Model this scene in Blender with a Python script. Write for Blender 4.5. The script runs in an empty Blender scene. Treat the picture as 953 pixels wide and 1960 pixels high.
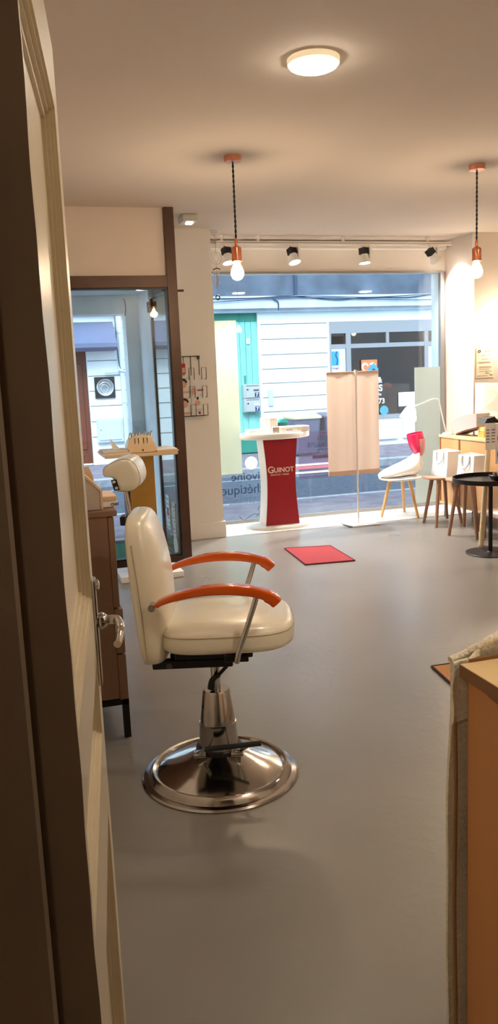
import bpy, bmesh, math, random
from mathutils import Vector, Matrix
random.seed(7)
S=bpy.context.scene; C=S.collection; PI=math.pi
# ------------------------------------------------------------------ materials
def lin(c):
    return tuple(((v/255)/12.92 if v/255<=.04045 else ((v/255+.055)/1.055)**2.4) for v in c)+(1,)
MATS={}
def mat(name,rgb,rough=.5,metal=0,noise=0,scale=8,bump=0,bscale=60,spec=.5,coat=0,trans=0,emis=None,estr=0,stretch=None,rgb2=None,detail=4,sss=0):
    if name in MATS: return MATS[name]
    m=bpy.data.materials.new(name); m.use_nodes=True; nt=m.node_tree; N=nt.nodes; L=nt.links
    b=N['Principled BSDF']; b.inputs['Base Color'].default_value=lin(rgb); b.inputs['Roughness'].default_value=rough
    b.inputs['Metallic'].default_value=metal; b.inputs['Specular IOR Level'].default_value=spec
    b.inputs['Coat Weight'].default_value=coat; b.inputs['Transmission Weight'].default_value=trans
    if emis: b.inputs['Emission Color'].default_value=lin(emis); b.inputs['Emission Strength'].default_value=estr
    if noise or bump:
        tc=N.new('ShaderNodeTexCoord'); mp=N.new('ShaderNodeMapping'); L.new(tc.outputs['Object'],mp.inputs[0])
        if stretch: mp.inputs['Scale'].default_value=stretch
    if noise:
        n=N.new('ShaderNodeTexNoise'); n.inputs['Scale'].default_value=scale; n.inputs['Detail'].default_value=detail; L.new(mp.outputs[0],n.inputs[0])
        cr=N.new('ShaderNodeValToRGB'); cr.color_ramp.elements[0].position=.3; cr.color_ramp.elements[1].position=.7
        if rgb2 is None: rgb2=tuple(max(0,v*(1-noise)) for v in rgb)
        cr.color_ramp.elements[0].color=lin(rgb2); cr.color_ramp.elements[1].color=lin(rgb)
        L.new(n.outputs[0],cr.inputs[0]); L.new(cr.outputs[0],b.inputs['Base Color'])
    if bump:
        n2=N.new('ShaderNodeTexNoise'); n2.inputs['Scale'].default_value=bscale; L.new(mp.outputs[0],n2.inputs[0])
        bp=N.new('ShaderNodeBump'); bp.inputs['Strength'].default_value=bump; bp.inputs['Distance'].default_value=.004
        L.new(n2.outputs[0],bp.inputs['Height']); L.new(bp.outputs[0],b.inputs['Normal'])
    MATS[name]=m; return m
def glass(name,tint=(255,255,255),refl=1.0,frost=0.0,frostcol=(230,235,225)):
    m=bpy.data.materials.new(name); m.use_nodes=True; nt=m.node_tree; N=nt.nodes; L=nt.links; N.clear()
    o=N.new('ShaderNodeOutputMaterial'); t=N.new('ShaderNodeBsdfTransparent'); t.inputs[0].default_value=lin(tint)
    g=N.new('ShaderNodeBsdfGlossy'); g.inputs['Roughness'].default_value=.0
    lw=N.new('ShaderNodeLayerWeight'); p=N.new('ShaderNodeMath'); p.operation='POWER'; p.inputs[1].default_value=5
    L.new(lw.outputs['Facing'],p.inputs[0]); a=N.new('ShaderNodeMath'); a.operation='MULTIPLY_ADD'; a.inputs[1].default_value=.9; a.inputs[2].default_value=.035*refl
    lw.inputs['Blend'].default_value=.5
    L.new(p.outputs[0],a.inputs[0]); mx=N.new('ShaderNodeMixShader'); L.new(a.outputs[0],mx.inputs[0]); L.new(t.outputs[0],mx.inputs[1]); L.new(g.outputs[0],mx.inputs[2])
    last=mx
    if frost:
        tr=N.new('ShaderNodeBsdfTranslucent'); tr.inputs[0].default_value=lin(frostcol); df=N.new('ShaderNodeBsdfDiffuse'); df.inputs[0].default_value=lin(frostcol)
        m1=N.new('ShaderNodeMixShader'); m1.inputs[0].default_value=.5; L.new(tr.outputs[0],m1.inputs[1]); L.new(df.outputs[0],m1.inputs[2])
        m2=N.new('ShaderNodeMixShader'); m2.inputs[0].default_value=frost; L.new(mx.outputs[0],m2.inputs[1]); L.new(m1.outputs[0],m2.inputs[2]); last=m2
    L.new(last.outputs[0],o.inputs[0]); MATS[name]=m; return m
def emit(name,rgb,s):
    m=bpy.data.materials.new(name); m.use_nodes=True; nt=m.node_tree; N=nt.nodes; N.clear()
    o=N.new('ShaderNodeOutputMaterial'); e=N.new('ShaderNodeEmission'); e.inputs[0].default_value=lin(rgb); e.inputs[1].default_value=s
    nt.links.new(e.outputs[0],o.inputs[0]); return m
def translucent(name,rgb,k=.5):
    m=bpy.data.materials.new(name); m.use_nodes=True; nt=m.node_tree; N=nt.nodes; L=nt.links; N.clear()
    o=N.new('ShaderNodeOutputMaterial'); tr=N.new('ShaderNodeBsdfTranslucent'); tr.inputs[0].default_value=lin(rgb); df=N.new('ShaderNodeBsdfDiffuse'); df.inputs[0].default_value=lin(rgb)
    m1=N.new('ShaderNodeMixShader'); m1.inputs[0].default_value=k; L.new(df.outputs[0],m1.inputs[1]); L.new(tr.outputs[0],m1.inputs[2]); L.new(m1.outputs[0],o.inputs[0]); return m

M=dict(
 wall=mat('painted_wall',(226,212,200),.8,noise=.03,scale=1.5,bump=.05),
 wallw=mat('white_wall',(242,234,224),.8,noise=.02,scale=1.5),
 ceil=mat('ceiling_paint',(208,194,181),.9,noise=.03,scale=.8,bump=.04,bscale=20),
 white=mat('white_lacquer',(240,236,230),.35),
 whitem=mat('matt_white',(238,234,226),.7),
 thresh=mat('white_threshold',(248,246,242),.35,noise=.03,scale=3),
 brown=mat('brown_metal_frame',(88,62,48),.4,metal=.35,noise=.15,scale=4),
 doorp=mat('cream_gloss_paint',(226,212,184),.32,noise=.06,scale=3,bump=.10,bscale=25,coat=.2),
 jamb=mat('aged_cream_paint',(172,146,120),.75,noise=.18,scale=4,bump=.25,bscale=30),
 chrome=mat('polished_chrome',(205,202,198),.08,metal=1,noise=.08,scale=5),
 chromeb=mat('worn_chrome_base',(196,190,184),.13,metal=1,noise=.16,scale=6,bump=.03,bscale=15),
 leather=mat('cream_vinyl',(234,226,205),.3,noise=.04,scale=3,bump=.06,bscale=120,coat=.15),
 seam=mat('seam_cord',(176,160,130),.6),
 orange=mat('orange_lacquer',(222,92,14),.16,noise=.10,scale=7,coat=.6),
 black=mat('black_plastic',(24,22,22),.45),
 blackm=mat('black_metal',(22,21,21),.38,metal=.3),
 rubber=mat('black_rubber',(30,28,27),.65),
 copper=mat('copper',(226,140,104),.22,metal=.9,noise=.05),
 coppersoft=mat('copper_canopy',(208,138,108),.4,metal=.5),
 red=mat('crimson_panel',(158,14,30),.4,noise=.05,scale=3),
 redmat=mat('red_carpet',(178,60,68),.95,noise=.15,scale=150,bump=.4,bscale=400),
 redtrim=mat('dark_red_trim',(110,18,30),.8),
 tanmat=mat('tan_carpet',(196,140,92),.95,noise=.15,scale=150,bump=.4,bscale=400),
 darktrim=mat('dark_trim',(60,34,24),.8),
 chest=mat('taupe_wood',(150,114,90),.55,noise=.18,scale=3,stretch=(1,1,.18)),
 sidewood=mat('oak_veneer',(224,176,118),.5,noise=.12,scale=5,stretch=(1,1,.12)),
 sideedge=mat('oak_edge',(176,112,66),.5,noise=.1,scale=5),
 beech=mat('beech_leg',(226,176,112),.45,noise=.1,scale=8,stretch=(1,1,.15)),
 walnut=mat('walnut_leg',(166,124,100),.5,noise=.15,scale=8,stretch=(1,1,.15)),
 walnuts=mat('walnut_seat',(196,152,126),.5,noise=.12,scale=6,stretch=(1,.2,1)),
 pale=mat('pale_ash',(224,200,160),.55,noise=.08,scale=8,stretch=(1,1,.12)),
 ctop=mat('counter_oak_top',(236,206,152),.45,noise=.07,scale=5,stretch=(1,.12,1)),
 cedge=mat('counter_edge',(150,108,72),.55,noise=.1,scale=5),
 cside=mat('counter_side_veneer',(224,164,104),.5,noise=.16,scale=4,stretch=(1,1,.1),rgb2=(206,142,84)),
 quilt=mat('quilted_cloth',(250,244,226),.9,noise=.07,scale=140,bump=1,bscale=120),
 gold=mat('brushed_gold',(196,150,74),.35,metal=.6,noise=.12,scale=4),
 beigewood=mat('beige_board',(226,196,160),.5,noise=.05,scale=6),
 beige=mat('beige_plastic',(232,204,166),.4),
 silver=mat('silver_metal',(190,192,196),.3,metal=.9),
 paper=mat('paper',(240,236,228),.7,noise=.02,scale=20),
 paperp=mat('pink_paper',(240,214,196),.7),
 greyp=mat('grey_card',(190,176,164),.7),
 ink=mat('ink',(60,56,62),.7), inkr=mat('red_ink',(176,44,48),.7), skin=mat('portrait_tone',(222,168,146),.7), hair=mat('portrait_dark',(52,36,34),.7), inkg=mat('grey_ink',(150,140,138),.7),
 magenta=mat('magenta_plastic',(214,30,80),.25,coat=.4),
 cupw=glass('clear_pink_shell',(255,225,230),2.0,.55,(250,225,225)),
 teal=mat('teal_plastic',(20,150,150),.4), tealdark=mat('dark_green_label',(14,84,76),.5), yellow=mat('yellow_card',(226,178,90),.6),
 glassw=glass('window_glass',(238,246,248),1.1), glassd=glass('door_glass',(240,248,250),1.2), glasss=glass('side_glass',(200,212,204),4.0),
 frost=glass('frosted_film',(245,255,240),1,.93,(230,236,220)), frostg=glass('grey_green_film',(235,240,235),1,.93,(214,220,212)),
 lett=mat('dark_vinyl_lettering',(40,60,92),.6), letts=mat('faint_vinyl_lettering',(92,108,140),.6), pinkf=mat('pink_vinyl',(196,120,150),.6), lilac=glass('lilac_film',(222,216,228),1,.14,(180,174,194)),
 facade=mat('whitewashed_render',(236,240,240),.9,noise=.05,scale=1.2,bump=.1,bscale=10),
 cornice=mat('pale_cornice',(206,214,222),.85,noise=.12,scale=3), slate=mat('grey_blue_render',(100,108,124),.85,noise=.28,scale=2.5,detail=8),
 joint=mat('joint_line',(96,104,110),.9), gate=mat('turquoise_paint',(140,214,202),.6,noise=.12,scale=3,stretch=(3,1,.4)), gated=mat('green_paint',(40,140,120),.6,noise=.1,scale=3), 
 road=mat('asphalt',(92,96,112),.95,noise=.25,scale=14,detail=8,bump=.5,bscale=80), walk=mat('pinkish_pavement',(138,124,136),.9,noise=.2,scale=5,bump=.3,bscale=40), kerb=mat('granite_kerb',(176,174,180),.85,noise=.15,scale=12),
 pier=mat('blue_grey_paint',(238,245,247),.75,noise=.08,scale=3), turf=mat('green_doormat',(44,112,76),.95,noise=.2,scale=90,bump=.5,bscale=300),
 awn=mat('slate_blue_awning',(96,104,134),.8,noise=.08,scale=2), brickdoor=mat('russet_door',(112,50,28),.55,noise=.2,scale=3,stretch=(3,1,.3)), pipe=mat('pale_pipe',(196,208,216),.5), cable=mat('cable',(54,66,92),.7),
 meter=mat('meter_box',(192,202,216),.5), bin=mat('grey_bin',(110,106,128),.6,noise=.1,scale=5), binl=mat('bin_bag',(208,200,158),.6),
 shopf=mat('grey_shop_frame',(150,146,148),.5,metal=.2), shopin=mat('shop_interior',(120,98,84),.9,noise=.25,scale=1.5), shopglass=glass('shop_glass',(190,178,165),1.0),
 mail=mat('mailbox_metal',(192,190,188),.4,metal=.3), blue=mat('sky_blue',(60,150,205),.5), navy=mat('navy',(24,40,100),.5), orangec=mat('orange_card',(224,120,70),.6), whites=mat('white_vinyl',(245,245,245),.5),
 screenp=mat('light_poster',(206,220,238),.6),
)
# floor
def floor_mat():
    m=bpy.data.materials.new('resin_floor'); m.use_nodes=True; nt=m.node_tree; N=nt.nodes; L=nt.links; b=N['Principled BSDF']
    tc=N.new('ShaderNodeTexCoord'); n=N.new('ShaderNodeTexNoise'); n.inputs['Scale'].default_value=1.3; n.inputs['Detail'].default_value=6; L.new(tc.outputs['Object'],n.inputs[0])
    cr=N.new('ShaderNodeValToRGB'); cr.color_ramp.elements[0].color=lin((124,119,114)); cr.color_ramp.elements[1].color=lin((142,137,131)); cr.color_ramp.elements[0].position=.2; cr.color_ramp.elements[1].position=.85
    L.new(n.outputs[0],cr.inputs[0])
    sp=N.new('ShaderNodeTexVoronoi'); sp.inputs['Scale'].default_value=2.2; L.new(tc.outputs['Object'],sp.inputs[0])
    st=N.new('ShaderNodeMath'); st.operation='LESS_THAN'; st.inputs[1].default_value=.012; L.new(sp.outputs['Distance'],st.inputs[0])
    mx=N.new('ShaderNodeMix'); mx.data_type='RGBA'; L.new(st.outputs[0],mx.inputs[0]); L.new(cr.outputs[0],mx.inputs[6]); mx.inputs[7].default_value=lin((200,190,170))
    L.new(cr.outputs[0],b.inputs['Base Color'])
    r=N.new('ShaderNodeMapRange'); r.inputs[1].default_value=.15; r.inputs[2].default_value=.85; r.inputs[3].default_value=.24; r.inputs[4].default_value=.40; L.new(n.outputs[0],r.inputs[0]); L.new(r.outputs[0],b.inputs['Roughness'])
    n2=N.new('ShaderNodeTexNoise'); n2.inputs['Scale'].default_value=22; n2.inputs['Detail'].default_value=5; L.new(tc.outputs['Object'],n2.inputs[0])
    bp=N.new('ShaderNodeBump'); bp.inputs['Strength'].default_value=.32; bp.inputs['Distance'].default_value=.004; L.new(n2.outputs[0],bp.inputs['Height']); L.new(bp.outputs[0],b.inputs['Normal'])
    return m
M['floor']=floor_mat()
# ------------------------------------------------------------------ mesh helpers
def nb(): return bmesh.new()
def box(bm,x0,x1,y0,y1,z0,z1,bev=0):
    r=bmesh.ops.create_cube(bm,size=1); vs=r['verts']
    for v in vs: v.co=Vector(((x0+x1)/2+v.co.x*(x1-x0),(y0+y1)/2+v.co.y*(y1-y0),(z0+z1)/2+v.co.z*(z1-z0)))
    if bev:
        es=list({e for v in vs for e in v.link_edges}); bmesh.ops.bevel(bm,geom=es,offset=bev,segments=2,affect='EDGES',profile=.5)
    return bm
def lathe(bm,prof,seg=40,c=(0,0,0),axis='z',sx=1,sy=1):
    rings=[]
    for r,z in prof:
        ring=[]
        for i in range(seg):
            a=2*PI*i/seg; p=Vector((r*math.cos(a)*sx,r*math.sin(a)*sy,z))
            if axis=='x': p=Vector((p.z,p.x,p.y))
            if axis=='y': p=Vector((p.x,p.z,p.y))
            ring.append(bm.verts.new(p+Vector(c)))
        rings.append(ring)
    for a,b in zip(rings,rings[1:]):
        for i in range(seg): bm.faces.new((a[i],a[(i+1)%seg],b[(i+1)%seg],b[i]))
    for r,f in ((rings[0],1),(rings[-1],0)):
        try: bm.faces.new(r[::-1] if f else r)
        except ValueError: pass
    return bm
def tube(bm,pts,r,seg=10,r2=None,flat=None):
    pts=[Vector(p) for p in pts]; n=len(pts); rings=[]; up=None
    for i,p in enumerate(pts):
        t=(pts[min(i+1,n-1)]-pts[max(i-1,0)]).normalized()
        if up is None:
            up=Vector((0,0,1)) if abs(t.z)<.9 else Vector((1,0,0))
        s=t.cross(up).normalized(); u=s.cross(t).normalized(); up=u
        rr=(r[i] if isinstance(r,(list,tuple)) else (r if r2 is None else r+(r2-r)*i/(n-1)))
        fx=flat if flat else 1
        rings.append([bm.verts.new(p+s*math.cos(2*PI*k/seg)*rr*fx+u*math.sin(2*PI*k/seg)*rr) for k in range(seg)])
    for a,b in zip(rings,rings[1:]):
        for i in range(seg): bm.faces.new((a[i],a[(i+1)%seg],b[(i+1)%seg],b[i]))
    bm.faces.new(rings[0][::-1]); bm.faces.new(rings[-1]); return bm
def prism(bm,poly,a0,a1,plane='xz',bev=0):
    """extrude 2D polygon; plane xz -> along y; xy -> along z; yz -> along x"""
    def P(u,v,w): return {'xz':(u,w,v),'xy':(u,v,w),'yz':(w,u,v)}[plane]
    A=[bm.verts.new(P(u,v,a0)) for u,v in poly]; B=[bm.verts.new(P(u,v,a1)) for u,v in poly]; n=len(poly)
    fs=[bm.faces.new(A),bm.faces.new(B[::-1])]
    for i in range(n): fs.append(bm.faces.new((A[i],B[i],B[(i+1)%n],A[(i+1)%n])))
    if bev:
        es=list({e for f in fs[:2] for e in f.edges}); bmesh.ops.bevel(bm,geom=es,offset=bev,segments=3,affect='EDGES',profile=.5)
    return bm
def spline(pts,n=8,closed=False):
    out=[]; m=len(pts); rng=range(m if closed else m-1)
    for i in rng:
        if closed: p0,p1,p2,p3=[Vector(pts[(i+k)%m]) for k in (-1,0,1,2)]
        else: p0,p1,p2,p3=[Vector(pts[min(max(i+k,0),m-1)]) for k in (-1,0,1,2)]
        for j in range(n):
            t=j/n; out.append(.5*((2*p1)+(-p0+p2)*t+(2*p0-5*p1+4*p2-p3)*t*t+(-p0+3*p1-3*p2+p3)*t**3))
    if not closed: out.append(Vector(pts[-1]))
    return out
def loft(bm,rings,cap=True):
    R=[[bm.verts.new(p) for p in r] for r in rings]; n=len(R[0])
    for a,b in zip(R,R[1:]):
        for i in range(n): bm.faces.new((a[i],a[(i+1)%n],b[(i+1)%n],b[i]))
    if cap: bm.faces.new(R[0][::-1]); bm.faces.new(R[-1])
    return bm
def selli(cx,cy,rx,ry,z,e=4,n=40,f=None):
    out=[]
    for i in range(n):
        a=2*PI*i/n; c,s=math.cos(a),math.sin(a)
        out.append(Vector((cx+rx*math.copysign(abs(c)**(2/e),c),cy+ry*math.copysign(abs(s)**(2/e),s),z)))
    return out
def obj(name,bm,m,parent=None,world=False,smooth=None,sub=0):
    me=bpy.data.meshes.new(name); bmesh.ops.recalc_face_normals(bm,faces=bm.faces[:]); bm.to_mesh(me); bm.free()
    o=bpy.data.objects.new(name,me); C.objects.link(o)
    if m: me.materials.append(m)
    if parent:
        o.parent=parent
        if world:
            p=parent; off=Vector((0,0,0))
            while p: off+=p.location; p=p.parent
            o.location=-off
    if smooth is not None:
        for f in me.polygons: f.use_smooth=True
        md=o.modifiers.new('es','EDGE_SPLIT'); md.split_angle=math.radians(smooth)
    if sub: s=o.modifiers.new('s','SUBSURF'); s.levels=sub; s.render_levels=sub
    return o
def tag(o,label=None,cat=None,group=None,kind=None):
    for k,v in (('label',label),('category',cat),('group',group),('kind',kind)):
        if v: o[k]=v
    return o
def thing(name,label,cat,loc=(0,0,0),rz=0,group=None):
    o=bpy.data.objects.new(name,None); C.objects.link(o); o.location=loc; o.rotation_euler=(0,0,rz); o.empty_display_size=.05
    return tag(o,label,cat,group)
def struct(name,bm,m,parent=None,**k):
    o=obj(name,bm,m,parent,**k)
    if not parent: o['kind']='structure'
    return o
def text(name,s,size,m,loc,rot,parent=None,mirror=False,align='LEFT',ext=.0008,world=True,sx=1,bold=0):
    cu=bpy.data.curves.new(name,'FONT'); cu.body=s; cu.size=size; cu.extrude=ext; cu.align_x=align; cu.offset=bold
    tmp=bpy.data.objects.new(name+'_curve',cu); C.objects.link(tmp); dg=bpy.context.evaluated_depsgraph_get(); dg.update()
    me=bpy.data.meshes.new_from_object(tmp.evaluated_get(dg)); bpy.data.objects.remove(tmp); me.materials.clear(); me.materials.append(m)
    o=bpy.data.objects.new(name,me); C.objects.link(o); o.rotation_euler=rot
    o.scale=((-1 if mirror else 1)*sx,1,1); l=Vector(loc)
    if parent:
        o.parent=parent
        if world:
            p=parent
            while p: l-=p.location; p=p.parent
    o.location=l; return o
def copytree(o,parent=None):
    c=o.copy(); C.objects.link(c); c.parent=parent
    for ch in list(o.children):
        if ch!=c: copytree(ch,c)
    return c
FRONT=(PI/2,0,0)   # text facing -Y
H=2.74
# ================================================================== SETTING
struct('floor',box(nb(),-.25,7.1,-1.6,7.14,-.06,0),M['floor'])
struct('trim_1',box(nb(),1.8,4.56,7.14,7.74,-.06,.002),M['thresh'])
bm=box(nb(),-1.3,7.1,-1.6,7.9,H,H+.1); struct('ceiling',bm,M['ceil'])
struct('wall_left',box(nb(),-.25,-.12,.75,6.28,0,H),M['wallw'])
# wall with the doorway the picture is taken through
ed=[(0.03+.0004*math.sin(z*23)+.0003*math.sin(z*61+1),z) for z in [i*.02 for i in range(0,138)]]
prof=[(-1.3,0)]+ed+[(-1.3,H)]
bm=prism(nb(),prof,.62,.75,'xz'); struct('wall_back',bm,M['jamb'])
bm=nb(); box(bm,.86,7.1,.62,.75,0,H); box(bm,.031,.86,.62,.75,2.12,H); struct('wall_back.001',bm,M['wallw'])
bm=nb()
box(bm,-.35,-.004,.596,.62,0,2.3,.011)
struct('trim_2',bm,M['jamb'])
bm=nb(); box(bm,-1.3,7.1,-1.7,-1.6,0,H); struct('wall_rear',bm,M['wall'])
bm=nb(); box(bm,-1.4,-1.3,-1.7,.62,0,H); struct('wall_rear_side',bm,M['wall'])
bm=nb(); box(bm,-1.3,-.25,-1.6,.75,-.06,0); struct('floor.001',bm,M['floor'])
struct('wall_right',box(nb(),7.0,7.1,-1.6,7.9,0,H),M['wall'])
# front walls
struct('wall_front',box(nb(),4.46,7.0,7.2,7.9,0,H),M['wall'])
# splayed white reveal on the right of the shop window
bm=prism(nb(),[(4.46,7.2),(4.56,7.74),(4.56,7.9),(4.44,7.9),(4.44,7.74),(4.442,7.2)],0,H,'xy')
bm.free(); bm=prism(nb(),[(4.452,7.19),(4.56,7.74),(4.43,7.76),(4.43,7.9),(4.62,7.9),(4.62,7.3)],0,H,'xy'); struct('wall_reveal',bm,M['wallw'])
struct('wall_above_window',box(nb(),1.8,4.6,7.745,7.9,2.44,H),M['wallw'])
bm=nb(); box(bm,1.9,4.43,7.66,7.745,2.655,2.70,.004); struct('trim_3',bm,M['whitem'])
bm=nb(); box(bm,1.32,1.815,7.14,7.9,0,H); struct('wall_pillar',bm,M['wallw'])  # same paint as the walls; lighter colour stands in for bounced light
bm=nb(); box(bm,1.325,1.83,7.12,7.14,0,.15,.004); box(bm,1.815,1.83,7.14,7.7,0,.15,.004); struct('baseboard_front',bm,M['wallw'])
struct('wall_above_door',box(nb(),-.12,1.245,6.33,6.45,2.24,H),M['wall'])
# facade side of vestibule
bm=nb(); box(bm,-2.0,-1.9,6.28,8.0,-.1,2.6); box(bm,-1.9,-.12,6.28,6.36,-.1,2.6); struct('wall_vestibule',bm,M['pier'])  # unseen left part of the recess, widened to let in more daylight
bm=nb(); box(bm,1.12,1.245,7.76,8.0,-.1,2.4); box(bm,-1.9,1.12,7.76,8.0,2.08,2.4); 
box(bm,1.245,1.32,7.05,8.0,-.1,2.4); struct('wall_entrance_pier',bm,M['pier'])
struct('ceiling.001',box(nb(),-1.9,1.245,6.37,7.76,2.25,2.35),M['pier'])
bm=nb(); box(bm,-1.5,6.5,7.9,8.0,2.45,4.2); struct('wall_street_side',bm,M['pier'])
struct('wall_street_side.001',box(nb(),4.44,9,7.9,8.0,-.1,2.45),M['pier'])
struct('wall_street_side.002',box(nb(),1.245,1.8,7.9,8.0,-.1,2.45),M['pier'])
# entry door and frame
dr=struct('door_1',nb(),None); 
bm=nb(); box(bm,1.245,1.322,6.29,6.37,0,H-.001,.003); box(bm,-.12,1.245,6.29,6.37,2.152,2.24,.003); box(bm,-.12,1.245,6.29,6.37,0,.055,.003)
struct('frame',bm,M['brown'],dr)
bm=nb(); box(bm,1.232,1.246,6.30,6.36,.055,2.15); box(bm,-.12,1.24,6.30,6.36,.055,.068); box(bm,-.12,1.24,6.30,6.36,2.14,2.152); struct('gasket',bm,M['black'],dr)
struct('pane',box(nb(),-.12,1.235,6.325,6.333,.06,2.15),M['glassd'],dr)
bm=nb(); tube(bm,[(1.32,6.31,2.128),(1.372,6.31,2.128)],.009,12); struct('hinge_pin',bm,M['brown'],dr)
# side glass of the vestibule
w2=struct('window_2',nb(),None)
bm=nb(); box(bm,1.22,1.25,6.96,7.01,-.03,2.15,.002); box(bm,1.215,1.25,6.37,7.01,2.13,2.25,.002); box(bm,1.225,1.25,6.37,7.0,-.03,.03)
struct('frame',bm,M['brown'],w2); struct('pane',box(nb(),1.232,1.238,6.37,6.96,.03,2.13),M['glasss'],w2)
bm=nb(); box(bm,1.195,1.22,6.93,6.99,2.02,2.11,.003); struct('closer_bracket',bm,M['blackm'],w2)
# shop window
w1=struct('window_1',nb(),None)
bm=nb(); box(bm,1.8,4.46,7.72,7.77,0,.035,.002); box(bm,4.395,4.44,7.72,7.77,.03,2.445); box(bm,1.8,4.44,7.725,7.765,2.43,2.45)
struct('frame',bm,mat('window_frame',(150,146,142),.4,metal=.5),w1)
struct('pane',box(nb(),1.8,4.40,7.742,7.750,.03,2.44),M['glassw'],w1)
# ================================================================== WINDOW FILMS AND LETTERING
def film(name,x0,x1,z0,z1,m,label,cat,y=7.728):
    return tag(obj(name,box(nb(),x0,x1,y,y+.003,z0,z1),m),label,cat)
film('window_banner',1.93,2.18,.505,1.995,M['frost'],'tall pale yellow-green translucent strip on the shop window beside the pillar','window film')
film('window_banner.001',4.09,4.39,.04,1.475,M['frostg'],'tall grey-green translucent strip on the shop window beside the reveal','window film')
bm=lathe(nb(),[(.066,0),(.066,.003)],40,(2.275,7.724,.603),'y'); tag(obj('round_sticker',bm,M['whites']),'plain white round sticker on the glass above the mirrored dark lettering','sticker')
t=thing('window_lettering','dark blue mirrored lettering Pivoine Esthétique on the glass beside the pillar','lettering',(2.2,7.735,.2))
R_=(PI/2,0,0)
text('lettering','Pivoine',.115,M['lett'],(2.43,7.735,.435),R_,t,True,sx=1.1)
text('lettering','Esthétique',.132,M['lett'],(2.52,7.735,.30),R_,t,True,sx=1.02)
text('lettering','03.44.19.17.00',.036,M['letts'],(2.36,7.735,.235),R_,t,True)
text('lettering','en ligne www.pivoinesthetiq',.034,M['letts'],(2.42,7.735,.195),R_,t,True)
bm=nb()
tube(bm,spline([(2.36,7.735,.17),(2.33,7.735,.13),(2.35,7.735,.10),(2.31,7.735,.06)],6),.0025,6)
tube(bm,spline([(2.36,7.735,.06),(2.29,7.735,.085),(2.22,7.735,.05),(2.17,7.735,.035),(2.13,7.735,.075)],6),.0025,6)
obj('flourish',bm,M['lett'],t,True)
t=thing('beauty_lettering','mirrored SOIN DE BEAUTE lettering on the glass between red stand and roll banner','lettering',(3.0,7.73,.6))
obj('film',box(nb(),2.78,3.2,7.729,7.732,.40,.88),M['lilac'],t,True)
text('lettering','SOIN',.062,M['lett'],(3.13,7.727,.785),R_,t,True)
text('lettering','DE BEAUTÉ',.062,M['lett'],(3.19,7.727,.72),R_,t,True)
for k,(s,zz) in enumerate((('POUR UN SOIN VISAGE',.695),('un moment de détente et de bien être',.668),('avec votre institut et',.645))): text('lettering',s,.022,M['letts'],(3.18,7.727,zz),R_,t,True)
for q in ((2.93,3.14,.60,.632),(3.02,3.08,.85,.868)): obj('label_bar',box(nb(),q[0],q[1],7.724,7.727,q[2],q[3]),mat('plum_vinyl',(72,44,72),.6),t,True)
bm=nb(); box(bm,2.70,3.3,7.725,7.728,.50,.53); obj('band',bm,M['pinkf'],t,True)
for q in ((.535,.552),(.455,.475)): obj('band',box(nb(),2.70,3.3,7.725,7.728,*q),M['whites'],t,True)
# ================================================================== STREET
struct('road',box(nb(),-14,22,9.2,12.1,-.14,-.08),M['road'])
struct('pavement',box(nb(),-14,22,7.74,9.2,-.14,-.03),M['walk'])
struct('pavement.001',box(nb(),-14,22,12.3,14.6,-.14,.03),M['walk'])
bm=nb(); box(bm,-14,22,12.1,12.3,-.14,.035,.01); struct('kerb',bm,M['kerb'])
bm=nb(); box(bm,-14,22,9.1,9.22,-.14,-.025,.01); struct('kerb.001',bm,M['kerb'])
# painted white line / gutter
struct('road_marking',box(nb(),-14,22,11.6,11.68,-.081,-.076),M['kerb'])
# opposite facade with real openings
Fy=14.5
for x0,x1,z0,z1 in ((-14,.9,-.1,2.66),(.9,1.37,2.03,2.66),(1.37,3.5,-.1,2.66),(3.5,4.5,2.61,2.66),(4.5,5.9,-.1,2.66),(5.9,8.2,2.41,2.66),(5.9,8.2,-.1,.54),(8.2,22,-.1,2.66)):
    struct('wall_opposite',box(nb(),x0,x1,Fy,Fy+.4,z0,z1),M['facade'])
bm=nb()
zs=[.52,.79,1.06,1.32,1.58,1.84,2.12,2.39]
for z in zs:
    for x0,x1 in ((-14,.9),(1.38,3.5),(4.55,5.86),(8.25,22)): box(bm,x0,x1,Fy-.004,Fy+.01,z-.006,z+.006)
k=0
for z in zs:
    k+=1
    for x in (2.0+.0*k,2.55+.2*(k%2),): box(bm,x-.004,x+.004,Fy-.004,Fy+.01,z,z+.26)
struct('trim_6',bm,M['joint'])  # grey lines marking the joints of the facade
bm=nb(); box(bm,-14,22,14.32,Fy+.4,2.66,2.88,.01); box(bm,-14,22,14.42,Fy+.4,2.60,2.66); struct('cornice',bm,M['cornice'])
struct('wall_opposite_upper',box(nb(),-14,22,14.44,14.9,2.88,6.5),M['slate'])
bm=nb(); box(bm,5.2,5.26,14.40,14.46,2.9,6.0); t=obj('downpipe',bm,M['cable']); tag(t,'dark thin vertical pipe on the grey-blue upper wall across the street','pipe')
# cables
bm=nb()
tube(bm,spline([(x,14.30,2.83+.03*math.sin(x*1.7)+.02*math.sin(x*4)) for x in [3+.5*i for i in range(14)]],4),.011,6)
tube(bm,spline([(x,14.29,2.80+.035*math.sin(x*1.3+1)) for x in [3+.5*i for i in range(14)]],4),.008,6)
tube(bm,spline([(x,14.29,2.845+.02*math.sin(x*2.3+2)) for x in [4.6+.5*i for i in range(10)]],4),.009,6)
tube(bm,spline([(4.75,14.29,2.82),(4.84,14.29,2.76),(4.84,14.29,2.62)],6),.013,6)
tag(obj('cable_run',bm,M['cable']),'sagging dark cables running along the pale cornice across the street','cable')
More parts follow.
